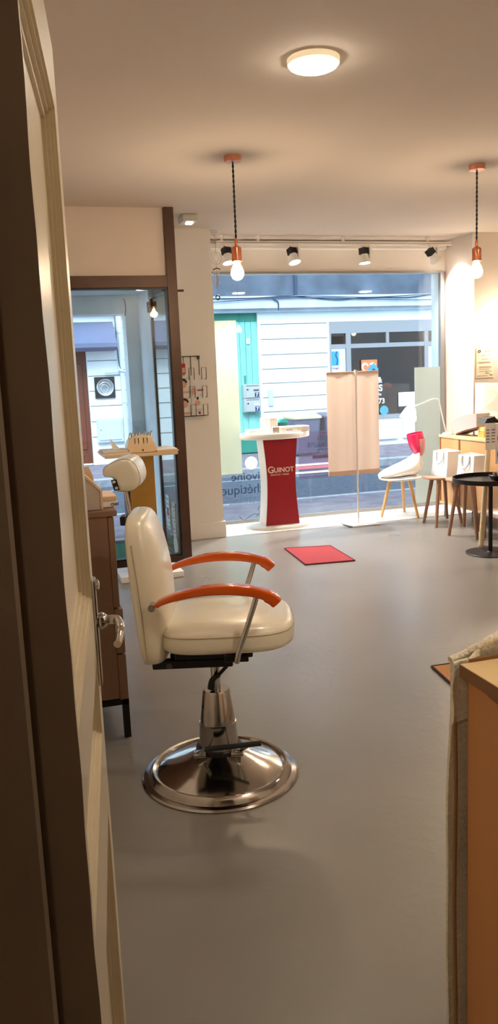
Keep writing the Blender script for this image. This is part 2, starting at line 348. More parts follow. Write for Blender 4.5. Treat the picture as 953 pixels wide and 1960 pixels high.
# turquoise gate
g=thing('street_gate','turquoise boarded double gate across the street behind the frosted strip','gate',(4,14.6,.03))
bm=nb()
for i in range(9): box(bm,3.5+i*.111,3.5+(i+1)*.111-.008,14.56,14.60,.30,2.45,.004)
obj('board_panel',bm,M['gate'],g,True)
for q in ((.05,.30),(2.45,2.61)): obj('rail',box(nb(),3.5,4.5,14.55,14.60,*q,.005),M['gated'],g,True)
bm=nb(); box(bm,3.5,4.5,14.57,14.62,-.02,.06); obj('gap',bm,M['black'],g,True)
bm=nb(); box(bm,4.22,4.25,14.545,14.56,1.33,1.48); obj('letter_slot',bm,M['gated'],g,True)
bm=nb(); box(bm,4.27,4.42,14.54,14.57,.45,.76,.006); obj('access_panel',bm,M['gate'],g,True)
# mailboxes
def mailbox(z,label):
    t=thing('mailbox',label,'mailbox',(4.31,14.5,z),0,'grey mailboxes on the turquoise gate')
    obj('body',box(nb(),-.155,.155,-.10,.05,0,.248,.006),M['mail'],t)
    obj('door',box(nb(),-.12,.145,-.112,-.10,.01,.205,.004),M['mail'],t)
    bm=nb(); box(bm,-.11,.135,-.108,-.098,.216,.224); box(bm,-.11,.135,-.108,-.098,.232,.238); obj('slot',bm,M['inkg'],t)
    bm=lathe(nb(),[(.013,0),(.013,-.012),(.008,-.018)],16,(-.085,-.112,.16),'y'); obj('lock',bm,M['blackm'],t)
    obj('number_plate',box(nb(),.05,.13,-.118,-.112,.02,.10),M['navy'],t)
    text('number','7',.085,M['whites'],(.068,-.119,.03),R_,t,False,world=False,bold=.002)
    obj('name_plate',box(nb(),.03,.13,-.118,-.112,.13,.155),M['ink'] if z>1 else M['whites'],t)
    return t
mailbox(1.065,'upper grey metal mailbox numbered 7 on the turquoise gate'); mailbox(.81,'lower grey metal mailbox numbered 7 on the turquoise gate')
tag(obj('intercom',box(nb(),4.65,4.74,14.47,14.5,.9,1.2,.004),M['meter']),'narrow grey-blue intercom plate on the white wall right of the gate','intercom')
t=thing('door_bell','small white bell box high at the edge of the turquoise gate','bell box',(4.32,14.5,2.1))
obj('body',box(nb(),4.29,4.35,14.53,14.56,2.05,2.15,.005),M['whites'],t,True); obj('button',lathe(nb(),[(.01,0),(.01,-.01)],12,(4.32,14.53,2.1),'y'),M['inkg'],t,True)
# shop across
s2=struct('window_3',nb(),None)
bm=nb()
for x0,x1 in ((5.9,5.94),(6.24,6.34),(7.9,7.98),(8.16,8.2)): box(bm,x0,x1,14.50,14.58,.60,2.19)
for x0,x1 in ((7.08,7.14),): box(bm,x0,x1,14.503,14.577,1.985,2.19)
box(bm,5.9,8.2,14.506,14.574,1.91,1.99); box(bm,5.9,8.2,14.498,14.582,2.19,2.41); box(bm,5.9,8.2,14.48,14.6,.54,.62)
obj('frame',bm,M['shopf'],s2)
struct('pane',box(nb(),5.94,8.16,14.54,14.55,.6,2.2),M['shopglass'],s2)
for q in ((5.7,8.5,17.4,17.5,-.1,2.8),(5.6,5.7,14.9,17.5,-.1,2.8),(8.5,8.6,14.9,17.5,-.1,2.8),(5.6,8.6,14.9,17.5,2.7,2.8),(5.6,8.6,14.9,17.5,-.1,-.01)): struct('wall_shop_interior',box(nb(),*q),M['shopin'])
t=thing('added_shop_pendant','added small warm glowing globe pendant inside the shop across the street','pendant lamp',(7.0,15.9,2.7)); obj('globe',lathe(nb(),[(.002,-.05),(.04,-.03),(.05,0),(.04,.03),(.002,.05)],20,(7.02,15.9,2.25)),emit('added_shop_globe',(255,225,180),8),t,True,smooth=80); obj('cord',tube(nb(),[(7.02,15.9,2.3),(7.02,15.9,2.7)],.006,6),M['black'],t,True)  # pendant added to warm and brighten the shop interior
ld=bpy.data.lights.new('shop_fill_light','POINT'); ld.energy=45; ld.color=(1,.8,.62); ld.shadow_soft_size=.06; lo=bpy.data.objects.new('shop_fill_light',ld); C.objects.link(lo); lo.location=(7.02,15.75,2.2)  # added warm fill that goes with the added pendant
bm=nb(); box(bm,6.5,7.3,14.44,14.5,.14,.47,.01); box(bm,7.4,8.15,14.44,14.5,.14,.47,.01); struct('trim_4',bm,M['facade'])
t=thing('shop_poster','pale blue poster with a blue picture in the narrow pane across the street','poster',(6.08,14.5,1.5))
obj('sheet',box(nb(),5.945,6.23,14.515,14.52,.62,1.93),M['screenp'],t,True)
obj('picture',box(nb(),5.95,6.09,14.508,14.515,1.60,1.86),M['blue'],t,True)
bm=nb(); tube(bm,spline([(6.04,14.505,1.61),(6.06,14.505,1.7),(6.03,14.505,1.78),(6.05,14.505,1.86)],4),.008,6); obj('figure_line',bm,M['navy'],t,True)
text('lettering','Image',.06,M['inkr'],(5.95,14.51,1.53),R_,t)
tag(obj('window_poster',box(nb(),7.985,8.15,14.515,14.52,1.0,1.9),M['screenp']),'plain pale blue poster at the far right pane of the shop across the street','poster')
t=thing('house_sign','orange square sign with white heart and blue house in the shop window across the street','sign',(6.7,14.5,1.45))
obj('board',box(nb(),6.55,6.88,14.505,14.515,1.30,1.68),M['orangec'],t,True)
hp=[(.0,-.13),(-.15,.02),(-.15,.09),(-.10,.13),(-.04,.12),(0,.07),(.04,.12),(.10,.13),(.15,.09),(.15,.02)]
bm=prism(nb(),[(6.70+u*.95,1.50+v) for u,v in hp],14.498,14.505); obj('heart',bm,M['whites'],t,True)
bm=prism(nb(),[(6.68+u*.62,1.505+v*.66) for u,v in hp],14.494,14.498); obj('heart_center',bm,M['orangec'],t,True)
bm=nb(); prism(bm,[(6.66,1.48),(6.80,1.62),(6.90,1.50),(6.86,1.46),(6.80,1.52),(6.70,1.44)],14.486,14.494); obj('roof',bm,M['blue'],t,True)
bm=nb(); prism(bm,[(6.72,1.37),(6.72,1.455),(6.80,1.52),(6.86,1.46),(6.86,1.37)],14.486,14.494); obj('house',bm,M['navy'],t,True)
t=thing('shop_lettering','white lettering N & ES and number 73 on the shop window across the street','lettering',(6.9,14.5,1.1))
text('lettering','N &',.15,M['whites'],(6.72,14.50,1.24),R_,t,bold=.004); text('lettering','ES',.17,M['whites'],(6.82,14.50,1.08),R_,t,bold=.005)
text('lettering','Me',.08,M['whites'],(6.86,14.50,.99),R_,t); text('lettering','5 73',.135,M['whites'],(6.79,14.50,.84),R_,t,bold=.003)
bm=lathe(nb(),[(.09,0),(.09,-.008)],30,(7.01,14.505,.70),'y'); tag(obj('round_sign',bm,M['blue']),'round light blue disc sticker low on the shop window across the street','sticker')
# grey panel + orange lamp + white sheet inside the shop
tag(obj('grey_partition',box(nb(),6.7,7.25,15.0,15.05,.0,1.04,.01),mat('warm_grey',(120,116,116),.7)),'grey display panel standing inside the shop window across the street','panel')
tag(obj('window_sheet',box(nb(),7.33,7.78,14.51,14.52,.76,1.03),M['whites']),'blank white sheet low on the shop window behind the desk lamp','sheet')
t=thing('orange_lamp','small orange dome lamp on the grey panel inside the shop across the street','lamp',(7.36,15.05,0)); obj('dome',lathe(nb(),[(.10,0),(.10,.02),(.08,.07),(.04,.1),(.004,.105)],24,(7.36,15.05,1.12)),M['orangec'],t,True); obj('stem',tube(nb(),[(7.36,15.05,.0),(7.36,15.05,1.12)],.012),M['blackm'],t,True)
# wheeled bins across the street
def wbin(x,label,lid):
    t=thing('wheeled_bin',label,'bin',(x,13.6,.03),0,'grey wheeled bins on the far pavement')
    obj('body',loft(nb(),[selli(0,0,.20,.24,.06,8,24),selli(0,0,.26,.30,.66,8,24)]),M['bin'],t,smooth=40)
    obj('lid',loft(nb(),[selli(0,0,.275,.32,.66,8,24),selli(0,0,.275,.32,.69,8,24),selli(0,.02,.22,.25,.735,8,24)]),lid,t,smooth=40)
    obj('handle',tube(nb(),[(-.2,.34,.66),(.2,.34,.66)],.015),M['black'],t)
    for s in (-1,1): obj('wheel',lathe(nb(),[(.07,-.02),(.08,-.01),(.08,.01),(.07,.02)],20,(s*.22,.22,.08),'x'),M['black'],t)
    return t
wbin(4.98,'grey wheeled bin with yellow lid on the far pavement behind the red stand',M['binl']); wbin(5.56,'grey wheeled bin with grey lid on the far pavement behind the roll banner',M['bin'])
# left side of the street
tag(obj('awning',prism(nb(),[(14.494,2.50),(14.494,2.0),(14.12,2.0),(14.05,2.05),(14.05,2.12)],-.6,1.86,'yz'),M['awn']),'slate blue shop awning above the russet door across the street','awning')
dd=struct('door_2',nb(),None); obj('leaf',box(nb(),.9,1.37,14.6,14.66,.05,2.03,.01),M['brickdoor'],dd); obj('leaf_panel',box(nb(),.98,1.29,14.585,14.6,.3,1.8,.01),M['brickdoor'],dd)
t=thing('medallion_plaque','black square plaque with silver portrait medallion on the wall across the street','plaque',(1.65,14.5,1.2))
obj('board',box(nb(),1.475,1.825,14.46,14.5,1.19,1.56,.004),M['black'],t,True)
bm=lathe(nb(),[(.145,0),(.15,-.01),(.14,-.018),(.125,-.012),(.003,-.014)],40,(1.655,14.46,1.375),'y'); obj('medallion',bm,M['silver'],t,True,smooth=40)
bm=nb()
tube(bm,spline([(1.60,14.442,1.29),(1.58,14.44,1.36),(1.62,14.44,1.42),(1.67,14.44,1.40),(1.70,14.44,1.36),(1.68,14.44,1.30)],5),.011,8); tube(bm,spline([(1.56,14.443,1.41),(1.62,14.44,1.46),(1.70,14.44,1.45),(1.74,14.44,1.39)],5),.009,8); obj('relief',bm,M['silver'],t,True,smooth=60)
t=thing('meter_cabinet','pale grey meter cabinet low on the white wall across the street','meter cabinet',(1.68,14.5,.4))
obj('body',box(nb(),1.46,1.92,14.42,14.5,.42,.84,.006),M['meter'],t,True); obj('door',box(nb(),1.49,1.88,14.405,14.42,.46,.81,.005),M['meter'],t,True); obj('lock',lathe(nb(),[(.008,0),(.008,-.008)],12,(1.52,14.405,.64),'y'),M['ink'],t,True)
t=thing('drain_pipe','two pale downpipes side by side on the wall across the street','pipes',(1.95,14.4,0))
obj('pipe',tube(nb(),[(1.965,14.42,2.62),(1.965,14.42,.1)],.042,14),M['pipe'],t,True,smooth=60)
obj('pipe',tube(nb(),spline([(1.92,14.45,2.6),(1.92,14.45,1.75),(1.94,14.38,1.66),(2.06,14.42,1.62),(2.08,14.42,1.5),(2.08,14.42,.1)],6),.028,12),M['pipe'],t,True,smooth=60)
obj('pipe_branch',tube(nb(),[(1.66,14.44,1.63),(2.05,14.42,1.64)],.016,8),M['pipe'],t,True)
for z in (2.3,1.1): obj('collar',lathe(nb(),[(.052,z),(.052,z+.04)],16,(1.965,14.42,0)),M['pipe'],t,True)
tag(obj('cable_drop',tube(nb(),spline([(1.90,14.43,2.6),(1.905,14.42,2.0),(1.93,14.40,1.72),(2.0,14.37,1.66)],6),.010,6),M['cable']),'dark cable dropping beside the downpipes across the street','cable')
# doormat outside, curb threshold
tag(obj('door_mat',box(nb(),-.1,1.2,6.42,7.25,-.02,.006),M['turf']),'green doormat in the entrance recess outside the glass door','doormat')
struct('pavement.002',box(nb(),-1.9,1.32,6.37,7.76,-.14,-.02),M['walk'])
bm=nb(); box(bm,-1.9,1.12,7.3,7.42,-.02,.03,.004); struct('trim_5',bm,M['kerb'])
tag(obj('junction_switch',box(nb(),1.135,1.18,7.735,7.76,.93,1.03,.004),M['pipe']),'small pale switch box on the blue-grey entrance pier','switch')
tag(obj('cable_tail',tube(nb(),spline([(1.10,7.745,2.21),(1.12,7.745,2.2),(1.125,7.745,2.12),(1.115,7.745,2.06)],6),.004,6),M['cable']),'short black cable at the top of the entrance pier','cable')
# notices on side glass
def notice(y0,y1,z0,z1,m,label,rows,extra=None):
    t=thing('notice',label,'notice',(1.228,(y0+y1)/2,z0)); obj('sheet',box(nb(),1.226,1.230,y0,y1,z0,z1),m,t,True)
    bm=nb()
    for r in range(rows):
        z=z1-.03-(z1-z0-.05)*r/max(rows-1,1); box(bm,1.224,1.226,y0+.02,y1-.02-(.03*(r%3)),z-.004,z+.002)
    obj('text_lines',bm,M['ink'],t,True)
    if extra: obj('red_mark',box(nb(),1.2235,1.2255,(y0+y1)/2-.03,(y0+y1)/2+.03,(z0+z1)/2-.03,(z0+z1)/2+.04),M['inkr'],t,True)
notice(6.66,6.80,.20,.49,M['paper'],'white notice with a red mark on the side glass of the entrance',7,True)
notice(6.42,6.53,.16,.46,M['paperp'],'cream notice with printed lines on the side glass near the brown post',9)
tag(obj('round_sticker',lathe(nb(),[(.085,0),(.085,-.003)],36,(1.230,6.47,.075+.03),'x'),M['paperp']),'cream round sticker low on the side glass by the brown post','sticker')
# ================================================================== CEILING LIGHTS
EM_DISC=emit('disc_light',(255,242,220),46)
EM_BULB=emit('bulb_glow',(255,222,170),40)
def disc(x,y,label):
    t=thing('ceiling_light',label,'ceiling light',(x,y,H),0,'round ceiling lights')
    obj('rim',lathe(nb(),[(.11,0),(.108,-.022),(.100,-.026),(.097,-.020),(.097,0)],48),mat('lamp_rim',(240,226,190),.5,emis=(255,232,190),estr=.25),t,smooth=40)
    obj('diffuser',lathe(nb(),[(.0995,-.018),(.098,-.030),(.085,-.036),(.002,-.038)],48),EM_DISC,t,smooth=50); return t
disc(1.338,3.385,'round glowing white ceiling light above the salon chair')
disc(3.5,3.3,'added unseen round ceiling light in the middle of the salon')  # added out of view to fill the room with light
disc(5.6,3.3,'added unseen round ceiling light by the right wall of the salon')  # another added fill light, outside the camera's view
EM_DISC=emit('counter_fill_disc',(255,238,212),95)
disc(1.9,1.15,'added unseen round ceiling light over the counter by the doorway')  # added out of view to brighten the near door and counter
EM_DISC=emit('back_room_fill_disc',(255,232,200),20)
disc(-.5,-.7,'added unseen round ceiling light in the back room behind the doorway')  # added behind the camera to lift the dark jamb
def pendant(x,y,zs,label):
    t=thing('pendant_lamp',label,'pendant lamp',(x,y,H),0,'copper pendant lamps')
    obj('canopy',lathe(nb(),[(.052,0),(.052,-.028),(.049,-.032),(.003,-.033)],36),M['coppersoft'],t,smooth=40)
    bm=nb(); n=90; L=H-zs
    for ph in (0,PI): tube(bm,[(.0035*math.cos(ph+k*.55),.0035*math.sin(ph+k*.55),-.03-(L-.03)*k/n) for k in range(n+1)],.0035,6)
    obj('cord',bm,M['black'],t)
    z=-L
    obj('socket',lathe(nb(),[(.006,z+.012),(.009,z),(.009,z-.028),(.018,z-.034),(.028,z-.042),(.030,z-.052),(.030,z-.115),(.034,z-.118),(.034,z-.122),(.027,z-.126),(.022,z-.13)],32),M['copper'],t,smooth=35)
    bl=obj('bulb',lathe(nb(),[(.016,z-.124),(.022,z-.14),(.034,z-.165),(.040,z-.188),(.038,z-.205),(.028,z-.222),(.012,z-.231),(.002,z-.232)],32),glass('bulb_glass',(255,245,225),2.0,.18,(255,230,190)) if 'bulb_glass' not in MATS else MATS['bulb_glass'],t,smooth=60)
    bm=nb()
    for k in range(6):
        a=k*PI/3; tube(bm,[(.006*math.cos(a),.006*math.sin(a),z-.135),(.014*math.cos(a),.014*math.sin(a),z-.165),(.012*math.cos(a),.012*math.sin(a),z-.210)],.0038,6)
    obj('filament',bm,EM_BULB,bl)
    ld=bpy.data.lights.new('bulb_light','POINT'); ld.energy=14; ld.color=(1,.86,.70); ld.shadow_soft_size=.03; lo=bpy.data.objects.new('bulb_light',ld); C.objects.link(lo); lo.parent=t; lo.location=(0,0,z-.188); 
    return t
pendant(1.397,4.87,2.262,'copper pendant with clear glowing bulb in front of the pillar end of the window')
pendant(3.037,4.87,2.262,'copper pendant with clear glowing bulb near the right wall with the certificate')
# track lights
t=thing('track_rail','white lighting track across the top of the shop window','track',(3,7.45,2.68))
obj('rail',box(nb(),1.95,4.36,7.44,7.47,2.655,2.69,.003),M['whitem'],t,True)
bm=nb(); box(bm,1.95,4.36,7.436,7.44,2.668,2.676); obj('groove',bm,M['greyp'],t,True)
for x in (2.0,2.35,3.2,4.1): obj('mount',box(nb(),x-.012,x+.012,7.445,7.465,2.68,H),M['whitem'],t,True)
EM_SPOT=emit('spot_lens',(255,244,224),20)
def spot(x,label,aim,watts,tiltz):
    t=thing('spotlight',label,'spotlight',(x,7.45,2.655),0,'track spotlights over the shop window')
    obj('arm',box(nb(),.035,.058,-.02,.02,-.15,0,.003),M['whitem'],t)
    obj('adapter',box(nb(),-.04,.06,-.016,.016,-.022,0,.003),M['whitem'],t)
    d=Vector(aim).normalized(); q=d.to_track_quat('-Z','Y')
    hd=obj('head',lathe(nb(),[(.034,.0),(.04,-.035),(.058,-.065),(.060,-.085),(.052,-.085),(.046,-.06)],28),M['whitem'],t,smooth=40); hd.rotation_mode='QUATERNION'; hd.rotation_quaternion=q; hd.location=(-.015,0,-.085)
    bm=nb()
    for k in range(5): box(bm,-.036+k*.0165,-.030+k*.0165,-.034,.034,0,.06)
    box(bm,-.03,.03,-.03,.03,0,.055)
    hs=obj('heat_sink',bm,M['black'],t); hs.rotation_mode='QUATERNION'; hs.rotation_quaternion=q; hs.location=(-.015,0,-.085)
    ln=obj('lens',lathe(nb(),[(.05,-.07),(.048,-.076),(.002,-.078)],28),EM_SPOT,t); ln.rotation_mode='QUATERNION'; ln.rotation_quaternion=q; ln.location=(-.015,0,-.085)
    ld=bpy.data.lights.new('spot_beam','SPOT'); ld.energy=watts; ld.color=(1,.95,.89); ld.spot_size=1.75; ld.spot_blend=.7; ld.shadow_soft_size=.04; lo=bpy.data.objects.new('spot_beam',ld); C.objects.link(lo); lo.parent=t; lo.rotation_mode='QUATERNION'; lo.rotation_quaternion=q; lo.location=Vector((-.015,0,-.085))+d*.095
spot(2.06,'track spotlight half hidden behind the left pendant socket',(.1,-.25,-1),85,0)
spot(2.70,'track spotlight over the window above the white wall across the street',(.12,-.35,-1),85,0)
spot(3.43,'track spotlight over the window above the shop across the street',(.05,-.1,-1),85,0)
spot(4.16,'track spotlight nearest the white reveal, lighting it brightly',(.8,.0,-1),60,0)
# emergency light
t=thing('emergency_light','small square emergency light with glowing lens on ceiling before the pillar','emergency light',(1.50,6.62,H))
obj('housing',box(nb(),-.055,.065,-.09,.09,-.055,0,.006),mat('clear_grey_plastic',(196,190,178),.3),t)
obj('lens',box(nb(),-.01,.04,-.05,.03,-.062,-.054,.003),emit('led_lens',(235,250,255),6),t)
# hook ring at ceiling and wind chime
t=thing('wind_chime','wind chime with star ring and metal tubes hanging by the pillar','wind chime',(1.875,7.25,H))
bm=nb(); tube(bm,[(.045*math.cos(a),.045*math.sin(a),-.005) for a in [i*2*PI/20 for i in range(21)]],.003,6); tube(bm,[(.04,0,-.005),(0,0,-.05),(-.04,0,-.005)],.0025,6); obj('hanger',bm,M['silver'],t)
bm=nb(); tube(bm,[(.01,0,-.03),(.012,0,-.18)],.0022,6); tube(bm,[(.012,0,-.29),(.012,0,-.32)],.0018,6); obj('cord',bm,M['inkg'],t)
bm=nb(); c=(.012,0,-.235)
tube(bm,[(c[0]+.052*math.cos(a),0,c[2]+.052*math.sin(a)) for a in [i*2*PI/28 for i in range(29)]],.0028,6)
for ph in (PI/2,-PI/2): tube(bm,[(c[0]+.048*math.cos(ph+k*2*PI/3),0,c[2]+.048*math.sin(ph+k*2*PI/3)) for k in range(4)],.0022,6)
obj('star_ring',bm,M['silver'],t)
obj('crossbar',tube(nb(),[(-.02,0,-.335),(.012,0,-.32),(.045,0,-.33)],.005,8),M['ink'],t)
for k,(dx,l) in enumerate(((-.015,.12),(.003,.15),(.02,.13),(.035,.11))): obj('chime_tube',tube(nb(),[(dx,0,-.345),(dx,0,-.345-l)],.0045,8),M['silver'],t)
bm=nb(); tube(bm,[(.012,0,-.33),(.012,0,-.56)],.0015,6); obj('cord',bm,M['inkg'],t)
bm=nb(); tube(bm,[(.012+.018*math.cos(a),0,-.575+.018*math.sin(a)) for a in [i*2*PI/16 for i in range(17)]],.006,8); obj('weight',bm,M['blackm'],t)
# ================================================================== NEAR DOOR (open, cream panelled)
ang=math.radians(7.129); dv=Vector((math.sin(ang),math.cos(ang),0)); nv=Vector((math.cos(ang),-math.sin(ang),0))
org=dv*.765-nv*.0645
door=struct('door_3',nb(),None); door.location=org; door.rotation_euler=(0,0,-ang)
# local: y along the leaf away from camera, x = face normal (towards the room), face at x=0
W_=.755; T=.04; DH=2.015
bm=nb()
pan=[(1.07,1.895,),(.815,.955),(.18,.66)]
y0p,y1p=.10,W_-.085
box(bm,-T,0,.0,y0p,.01,DH); box(bm,-T,0,y1p,W_,.01,DH)
for z0,z1 in ((.01,.18),(.66,.815),(.955,1.07),(1.895,DH)): box(bm,-T,0,y0p,y1p,z0,z1)
obj('leaf',bm,M['doorp'],door)
for z0,z1 in pan:
    pn=obj('panel',box(nb(),-T+.004,-.022,y0p,y1p,z0,z1),M['doorp'],door)
    bm=nb()
    def ring(a,b,x0,x1):
        # stepped moulding between inset a and b
        box(bm,x0,x1,y0p+a,y0p+b,z0+a,z1-a); box(bm,x0,x1,y1p-b,y1p-a,z0+a,z1-a); box(bm,x0,x1,y0p+b,y1p-b,z0+a,z0+b); box(bm,x0,x1,y0p+b,y1p-b,z1-b,z1-a)
    ring(0,.004,-.022,-.004); ring(.004,.010,-.022,-.010); ring(.010,.02,-.022,-.016)
    obj('moulding',bm,M['doorp'],pn)
hd=obj('handle_plate',box(nb(),.0,.007,W_-.075,W_-.035,.90,1.10,.003),M['chrome'],door)
bm=nb(); yy=W_-.055
lathe(bm,[(.014,0),(.016,.006),(.013,.012),(.010,.016)],20,(.007,yy,1.02),'x')
tube(bm,spline([(.015,yy,1.02),(.034,yy,1.02),(.042,yy-.006,1.019),(.046,yy-.03,1.015),(.044,yy-.07,1.006),(.040,yy-.095,1.003)],6),[.009]*13+[.0085]*8+[.007]*10,12)
obj('lever',bm,M['chrome'],hd,smooth=60)
obj('keyhole_cap',lathe(nb(),[(.010,0),(.010,.006),(.004,.008)],16,(.006,yy,1.088),'x'),M['chrome'],hd,smooth=50)
# ================================================================== SALON CHAIR
ch=thing('salon_chair','cream hydraulic salon chair with orange armrests and round chrome base','salon chair',(.64,2.75,0),math.radians(-16))
obj('base',lathe(nb(),[(.002,.0),(.287,.0),(.290,.004),(.283,.010),(.266,.013),(.258,.030),(.248,.038),(.238,.036),(.232,.030),(.215,.040),(.17,.060),(.12,.083),(.088,.098),(.080,.104),(.002,.104)],72),M['chromeb'],ch,smooth=30)
obj('base_collar',lathe(nb(),[(.080,.098),(.086,.104),(.084,.114),(.072,.116)],40),M['blackm'],ch,smooth=30)
obj('column',lathe(nb(),[(.074,.10),(.0675,.200),(.0675,.206),(.0645,.208),(.050,.325),(.046,.332),(.018,.332)],48),M['chromeb'],ch,smooth=30)
obj('piston',tube(nb(),[(0,0,.33),(0,0,.475)],.0165,20),M['chrome'],ch,smooth=60)
bm=nb(); tube(bm,spline([(.075,-.03,.485),(.055,-.03,.44),(.02,-.025,.40),(-.008,-.022,.37),(-.016,-.02,.335)],8),.007,8); obj('lever_rod',bm,M['blackm'],ch,smooth=60)
bm=nb(); tube(bm,spline([(.015,-.03,.395),(-.012,-.026,.375),(-.022,-.022,.34)],8),.009,8); obj('lever_grip',bm,M['rubber'],ch,smooth=60)
bm=nb(); box(bm,-.21,.07,-.14,-.10,.462,.492,.006); box(bm,-.21,.07,.10,.14,.462,.492,.006); box(bm,-.15,.10,-.10,.10,.485,.505,.004); box(bm,-.03,.13,-.06,.06,.468,.50,.004); box(bm,-.13,.14,-.16,.16,.50,.535,.006); box(bm,.04,.125,-.16,-.12,.485,.53,.004)
obj('tilt_mechanism',bm,M['blackm'],ch)
bm=nb()
for s in (-1,1): lathe(bm,[(.011,0),(.011,.006),(.006,.008)],16,(-.15,-.14-.007,.477),'y')
obj('tilt_bolt',bm,M['chrome'],ch)
# seat: loft of superellipse slices
def seat_rings():
    R=[]
    def sl(z,inx,dz=0):
        out=[]
        n=56
        for i in range(n):
            a=2*PI*i/n; c,s=math.cos(a),math.sin(a); e=4.5 if c<0 else 3.4
            x=.055+(.235-inx)*math.copysign(abs(c)**(2/e),c); y=(.228-inx)*math.copysign(abs(s)**(2/e),s)
            dome=.0
            out.append(Vector((x,y,z)))
        return out
    for z,i in ((.535,.03),(.537,.012),(.545,.003),(.56,0),(.590,0),(.604,.003),(.614,.012),(.620,.028),(.626,.055),(.631,.09),(.634,.14),(.635,.19)): R.append(sl(z,i))
    return R
st=obj('seat',loft(nb(),seat_rings()),M['leather'],ch,smooth=60)
rr=[Vector((v.x,v.y,.5975)) for v in seat_rings()[4]]; c0=Vector((.055,0,.5975)); rr=[c0+(v-c0)*1.0015 for v in rr]; rr.append(rr[0])
obj('seam',tube(nb(),rr,.0016,6),M['seam'],st)
# backrest
def back_ring(z):
    t=(z-.485)/(1.022-.485); fc=-.208-.040*t**1.1 +.010*math.sin(t*PI)
    th=.030+.038*math.sin(PI*min(1,max(0,.08+t*.9)))**.6
    w=.165+.055*math.sin(PI*min(1,.12+t*.72))
    return fc,th,w
def back_rings():
    R=[]; n=48
    zs=[.485,.487,.495,.52,.56,.62,.68,.74,.80,.85,.89,.925,.955,.976,.990,.998,1.001]
    sc=[.55,.75,.92,1,1,1,1,1,1,1,1,.985,.94,.87,.76,.6,.4]
    for z,s in zip(zs,sc):
        fc,th,w=back_ring(z); out=[]
        for i in range(n):
            a=2*PI*i/n; c,q=math.cos(a),math.sin(a); e=2.6 if c>0 else 4.5
            out.append(Vector((fc+(th*1.12 if c>0 else th*.75)*s**.6*math.copysign(abs(c)**(2/e),c),w*s*math.copysign(abs(q)**(2/3.2),q),z)))
        R.append(out)
    return R
bk=obj('backrest',loft(nb(),back_rings()),M['leather'],ch,smooth=60)
bm=nb()
for s in (-1,1):
    pts=[]
    for z in [.50+.03*k for k in range(15)]:
        fc,th,w=back_ring(z); pts.append((fc-.012,s*(w+.0005)*(1 if z<.90 else 1-(z-.90)**1.5*1.6),z))
    tube(bm,pts,.0018,6)
obj('seam',bm,M['seam'],bk)
bm=nb(); box(bm,-.305,-.285,-.03,.03,.955,.988,.005); obj('headrest_clamp',bm,M['blackm'],bk)
hprof=[(-.338,1.150),(-.334,1.168),(-.310,1.182),(-.275,1.194),(-.245,1.190),(-.226,1.168),(-.217,1.135),(-.220,1.108),(-.236,1.092),(-.262,1.086),(-.298,1.090),(-.303,1.110),(-.306,1.132),(-.322,1.138),(-.334,1.140)]
hp2=spline([(a,0,b) for a,b in hprof],3,True); cx=-.268; cz=1.142
R=[]
for l,s in ((-.118,.55),(-.116,.8),(-.108,.95),(-.095,1.0),(-.05,1.03),(0,1.04),(.05,1.03),(.095,1.0),(.108,.95),(.116,.8),(.118,.55)):
    R.append([Vector((cx+(p.x-cx)*s,l,cz+(p.z-cz)*s)) for p in hp2])
hr=obj('headrest',loft(nb(),R),M['leather'],ch,smooth=60)
obj('seam',tube(nb(),[Vector((cx+(p.x-cx)*1.004,-.095,cz+(p.z-cz)*1.004)) for p in hp2+[hp2[0]]],.0016,6),M['seam'],hr)
bm=nb(); prism(bm,[(-.310,1.128),(-.292,1.13),(-.284,1.095),(-.302,1.092)],-.121,-.112,'xz'); obj('bracket',bm,M['black'],hr)
bm=nb()
for x,z in ((-.3,1.122),(-.293,1.101)): lathe(bm,[(.0055,0),(.0055,-.004),(.002,-.006)],14,(x,-.121,z),'y')
obj('bracket_screw',bm,M['chrome'],hr)
obj('headrest_rod',tube(nb(),[(-.286,0,1.10),(-.268,0,.96)],.0075,12),M['chrome'],ch,smooth=60)
# arms
for s in (-1,1):
    cl=[(-.172,.722),(-.150,.737),(-.10,.753),(-.03,.766),(.05,.770),(.12,.765),(.175,.752),(.210,.734),(.228,.716)]
    cp=spline([(a,0,b) for a,b in cl],6); n=len(cp); R=[]
    for i,p in enumerate(cp):
        t=i/(n-1); tg=(cp[min(i+1,n-1)]-cp[max(i-1,0)]).normalized(); up=Vector((-tg.z,0,tg.x))
        hh=.0075+.009*math.sin(min(1,t*1.5)*PI/2)+(.004 if t>.8 else 0)*1; 
        if i in (0,n-1): hh*=.5
        if i in (1,n-2): hh*=.85
        ww=.013+.012*math.sin(min(1,t*1.6)*PI/2)
        if i in (0,n-1): ww*=.6
        ring=[]
        for k in range(20):
            a=2*PI*(k+.5)/20; c,q=math.cos(a),math.sin(a)
            ring.append(p+Vector((0,s*.25,0))+Vector((0,1,0))*ww*math.copysign(abs(c)**.33,c)+up*hh*math.copysign(abs(q)**.33,q))
        R.append(ring)
    ar=obj('armrest',loft(nb(),R),M['orange'],ch,smooth=50)
    bm=nb(); tube(bm,[(.163,s*.25,.752),(.150,s*.25,.71),(.092,s*.245,.545),(.085,s*.235,.512)],.0095,14,flat=.8); obj('arm_strut',bm,M['chrome'],ch,smooth=50)
    bm=nb(); box(bm,.045,.098,s*.20-.03,s*.20+.03,.512,.536,.003); obj('strut_bracket',bm,M['blackm'],ch)
    bm=nb(); lathe(bm,[(.012,-.03),(.012,.012),(.010,.016)],18,(-.183,s*.245,.722),'y'); tube(bm,[(-.183,s*.245,.722),(-.165,s*.25,.727)],.006,10); obj('arm_pivot',bm,M['chrome'],ch,smooth=40)
